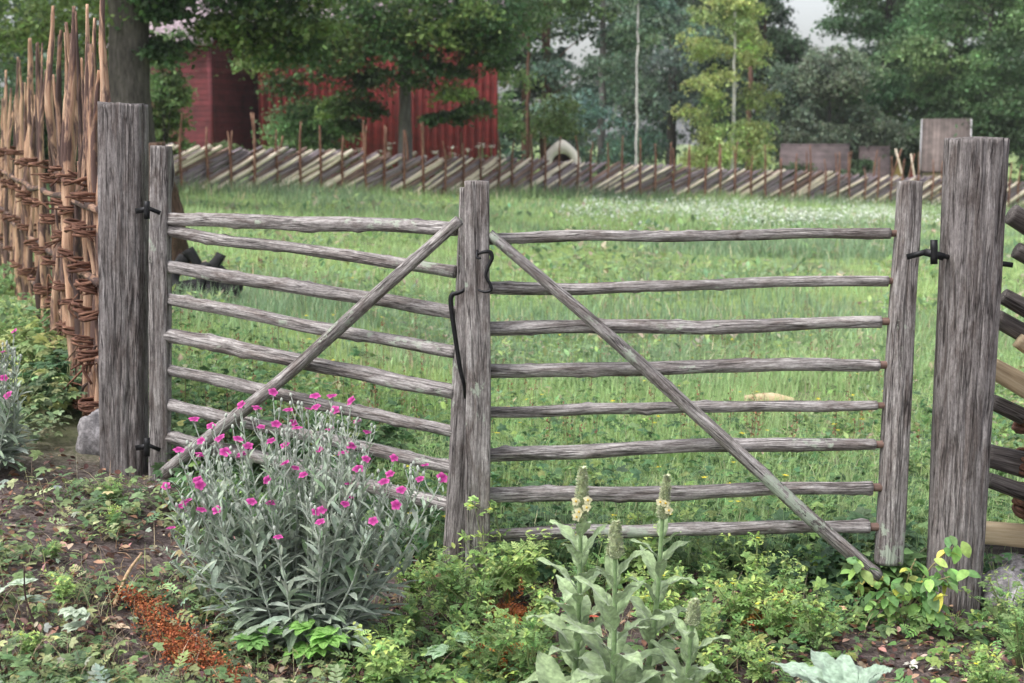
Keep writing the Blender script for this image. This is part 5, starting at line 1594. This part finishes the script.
# dried russet dock
def dock():
    a = G(138, 566); b = G(150, 625); c = G(232, 692)
    t = empty('dried_dock', b, 'fallen dried dock stalk with crusty rust-red seed heads at bottom left', 'dried plant')
    mb = MB(b)
    A = P(142, 556, a.y); 
    tube(mb, [A + Vector((0, 0, .01)), G(128, 585) + Vector((0, 0, .04)), G(115, 612) + Vector((0, 0, .025))], [.004, .006, .007], n=8, rings=12, C=(.52, .36, .22), amp=.1)
    mb.build('stalk', M['dry'], t)
    for (p0, p1, n, w) in [((115, 602), (165, 622), 900, .030), ((140, 622), (205, 668), 1700, .040), ((175, 650), (240, 696), 1500, .038), ((150, 648), (190, 676), 800, .030)]:
        mb = MB(G(*p0)); u = R.uniform(0, 1, n)
        pos = []
        for k in range(n):
            g = G(p0[0] + (p1[0] - p0[0]) * u[k], p0[1] + (p1[1] - p0[1]) * u[k]) if k % 8 == 0 else g
            cl_ = .6 + .5 * math.sin(u[k] * 22)
            pos.append((g.x + random.gauss(0, w * .7 * cl_), g.y + random.gauss(0, w * cl_), g.z + .02 + abs(random.gauss(0, w * .75))))
        scatter(mb, ROUND, np.array(pos), R.uniform(0, 6.28, n), R.normal(.4, .6, n), R.uniform(.004, .009, n), cvar(pick([(.34, .12, .055), (.24, .07, .035), (.48, .18, .08)], [4, 3, 1.5], n), n, .2), R.normal(0, .6, n))
        mb.build('seed_head', M['dry'], t)
dock()
def dead_fern(px, py, n, w, label):
    p = G(px, py); t = empty('dead_fern', p, label, 'dead fern', 'rusty dead ferns'); mb = MB(p)
    pos = np.array([(p.x + random.gauss(0, w), p.y + random.gauss(0, w), p.z + abs(random.gauss(0, w * .8)) + .02) for _ in range(n)])
    scatter(mb, PINN, pos, R.uniform(0, 6.28, n), R.normal(-.1, .6, n), R.uniform(.04, .08, n), cvar(pick([(.42, .15, .05), (.50, .26, .07), (.25, .09, .04)], [3, 1.5, 2], n), n, .2), R.normal(0, .6, n))
    mb.build('frond', M['dry'], t)
dead_fern(502, 668, 70, .028, 'lowest rust-orange dead fern left of the mullein leaves')
dead_fern(512, 625, 80, .035, 'rust-orange dead fern behind the cinquefoil, left of the tallest mullein')
dead_fern(762, 632, 40, .04, 'dark reddish dead fern under the lichened brace')
# small found things
def petal_scrap(px, py, s_, col, label, n=8, dz=.03, cat='flower'):
    p = G(px, py) + Vector((0, 0, dz)); mb = MB(p)
    for k in range(n):
        bigleaf(mb, p, k * 6.28 / n + U(-.2, .2), U(.0, .6), s_ * U(.7, 1.1), s_ * .6, col, curl=.6, seg=5, seed=k)
    o = mb.build('faded_flower', M['dry']); tag(o, label, cat)
petal_scrap(631, 470, .030, (.55, .38, .42), 'faded pink fallen flower behind the right gate under the brace', 7)
petal_scrap(842, 622, .022, (.72, .45, .30), 'peach coloured faded flower under the foot of the brace', 7, .05)
petal_scrap(592, 634, .022, (.55, .14, .09), 'dull red flower head between the two left mulleins', 8, .06)
petal_scrap(100, 655, .03, (.5, .30, .26), 'pinkish dead leaf cluster at the bottom left', 5, .01, 'dead leaves')
petal_scrap(62, 668, .03, (.46, .28, .26), 'dusty pink dead leaves near the bottom left corner', 5, .01, 'dead leaves')
petal_scrap(118, 632, .038, (.58, .45, .32), 'tan crumpled dead leaves beside the dried dock', 6, .015, 'dead leaves')
petal_scrap(912, 668, .030, (.66, .63, .56), 'whitish dried leaves on the soil below the vine', 7, .01, 'dead leaves')
petal_scrap(935, 672, .026, (.62, .60, .52), 'second patch of whitish dried leaves, nearer the right post', 6, .01, 'dead leaves')
p = G(402, 639); mb = MB(p); bigleaf(mb, p + Vector((-.02, 0, .015)), .3, .2, .045, .02, (.1, .4, .4), curl=.8, seg=5)
o = mb.build('teal_scrap', M['teal']); tag(o, 'little teal scrap of plastic on the bare soil', 'scrap')
# bare dark twig stems at left edge
for (a, b, lab) in [((38, 632), (24, 566), 'thin dark upright twig at the lower left'), ((8, 690), (-2, 640), 'thin dark twig in the bottom left corner')]:
    p = G(*a); mb = MB(p); tube(mb, [p, P(b[0] + 2, (a[1] + b[1]) / 2, p.y), P(b[0], b[1], p.y - .02)], [.0035, .003, .002], n=6, rings=10, C=(.08, .05, .05))
    o = mb.build('bare_twig', M['dry']); tag(o, lab, 'twig')

# ------------------------------------------------------------------ damp air
def haze():
    m, n = mat('damp_air')
    v = n.nodes.new('ShaderNodeVolumePrincipled'); v.inputs['Color'].default_value = (.93, .95, .98, 1); v.inputs['Density'].default_value = .0004
    o = n.nodes.new('ShaderNodeOutputMaterial'); n.links.new(v.outputs[0], o.inputs['Volume'])
    mb = MB(); box(mb, -620, 620, -32, 920, -4.0, 18)
    h = obj('haze', mb.mesh('haze', False), m); tag(h, kind='stuff')
haze()
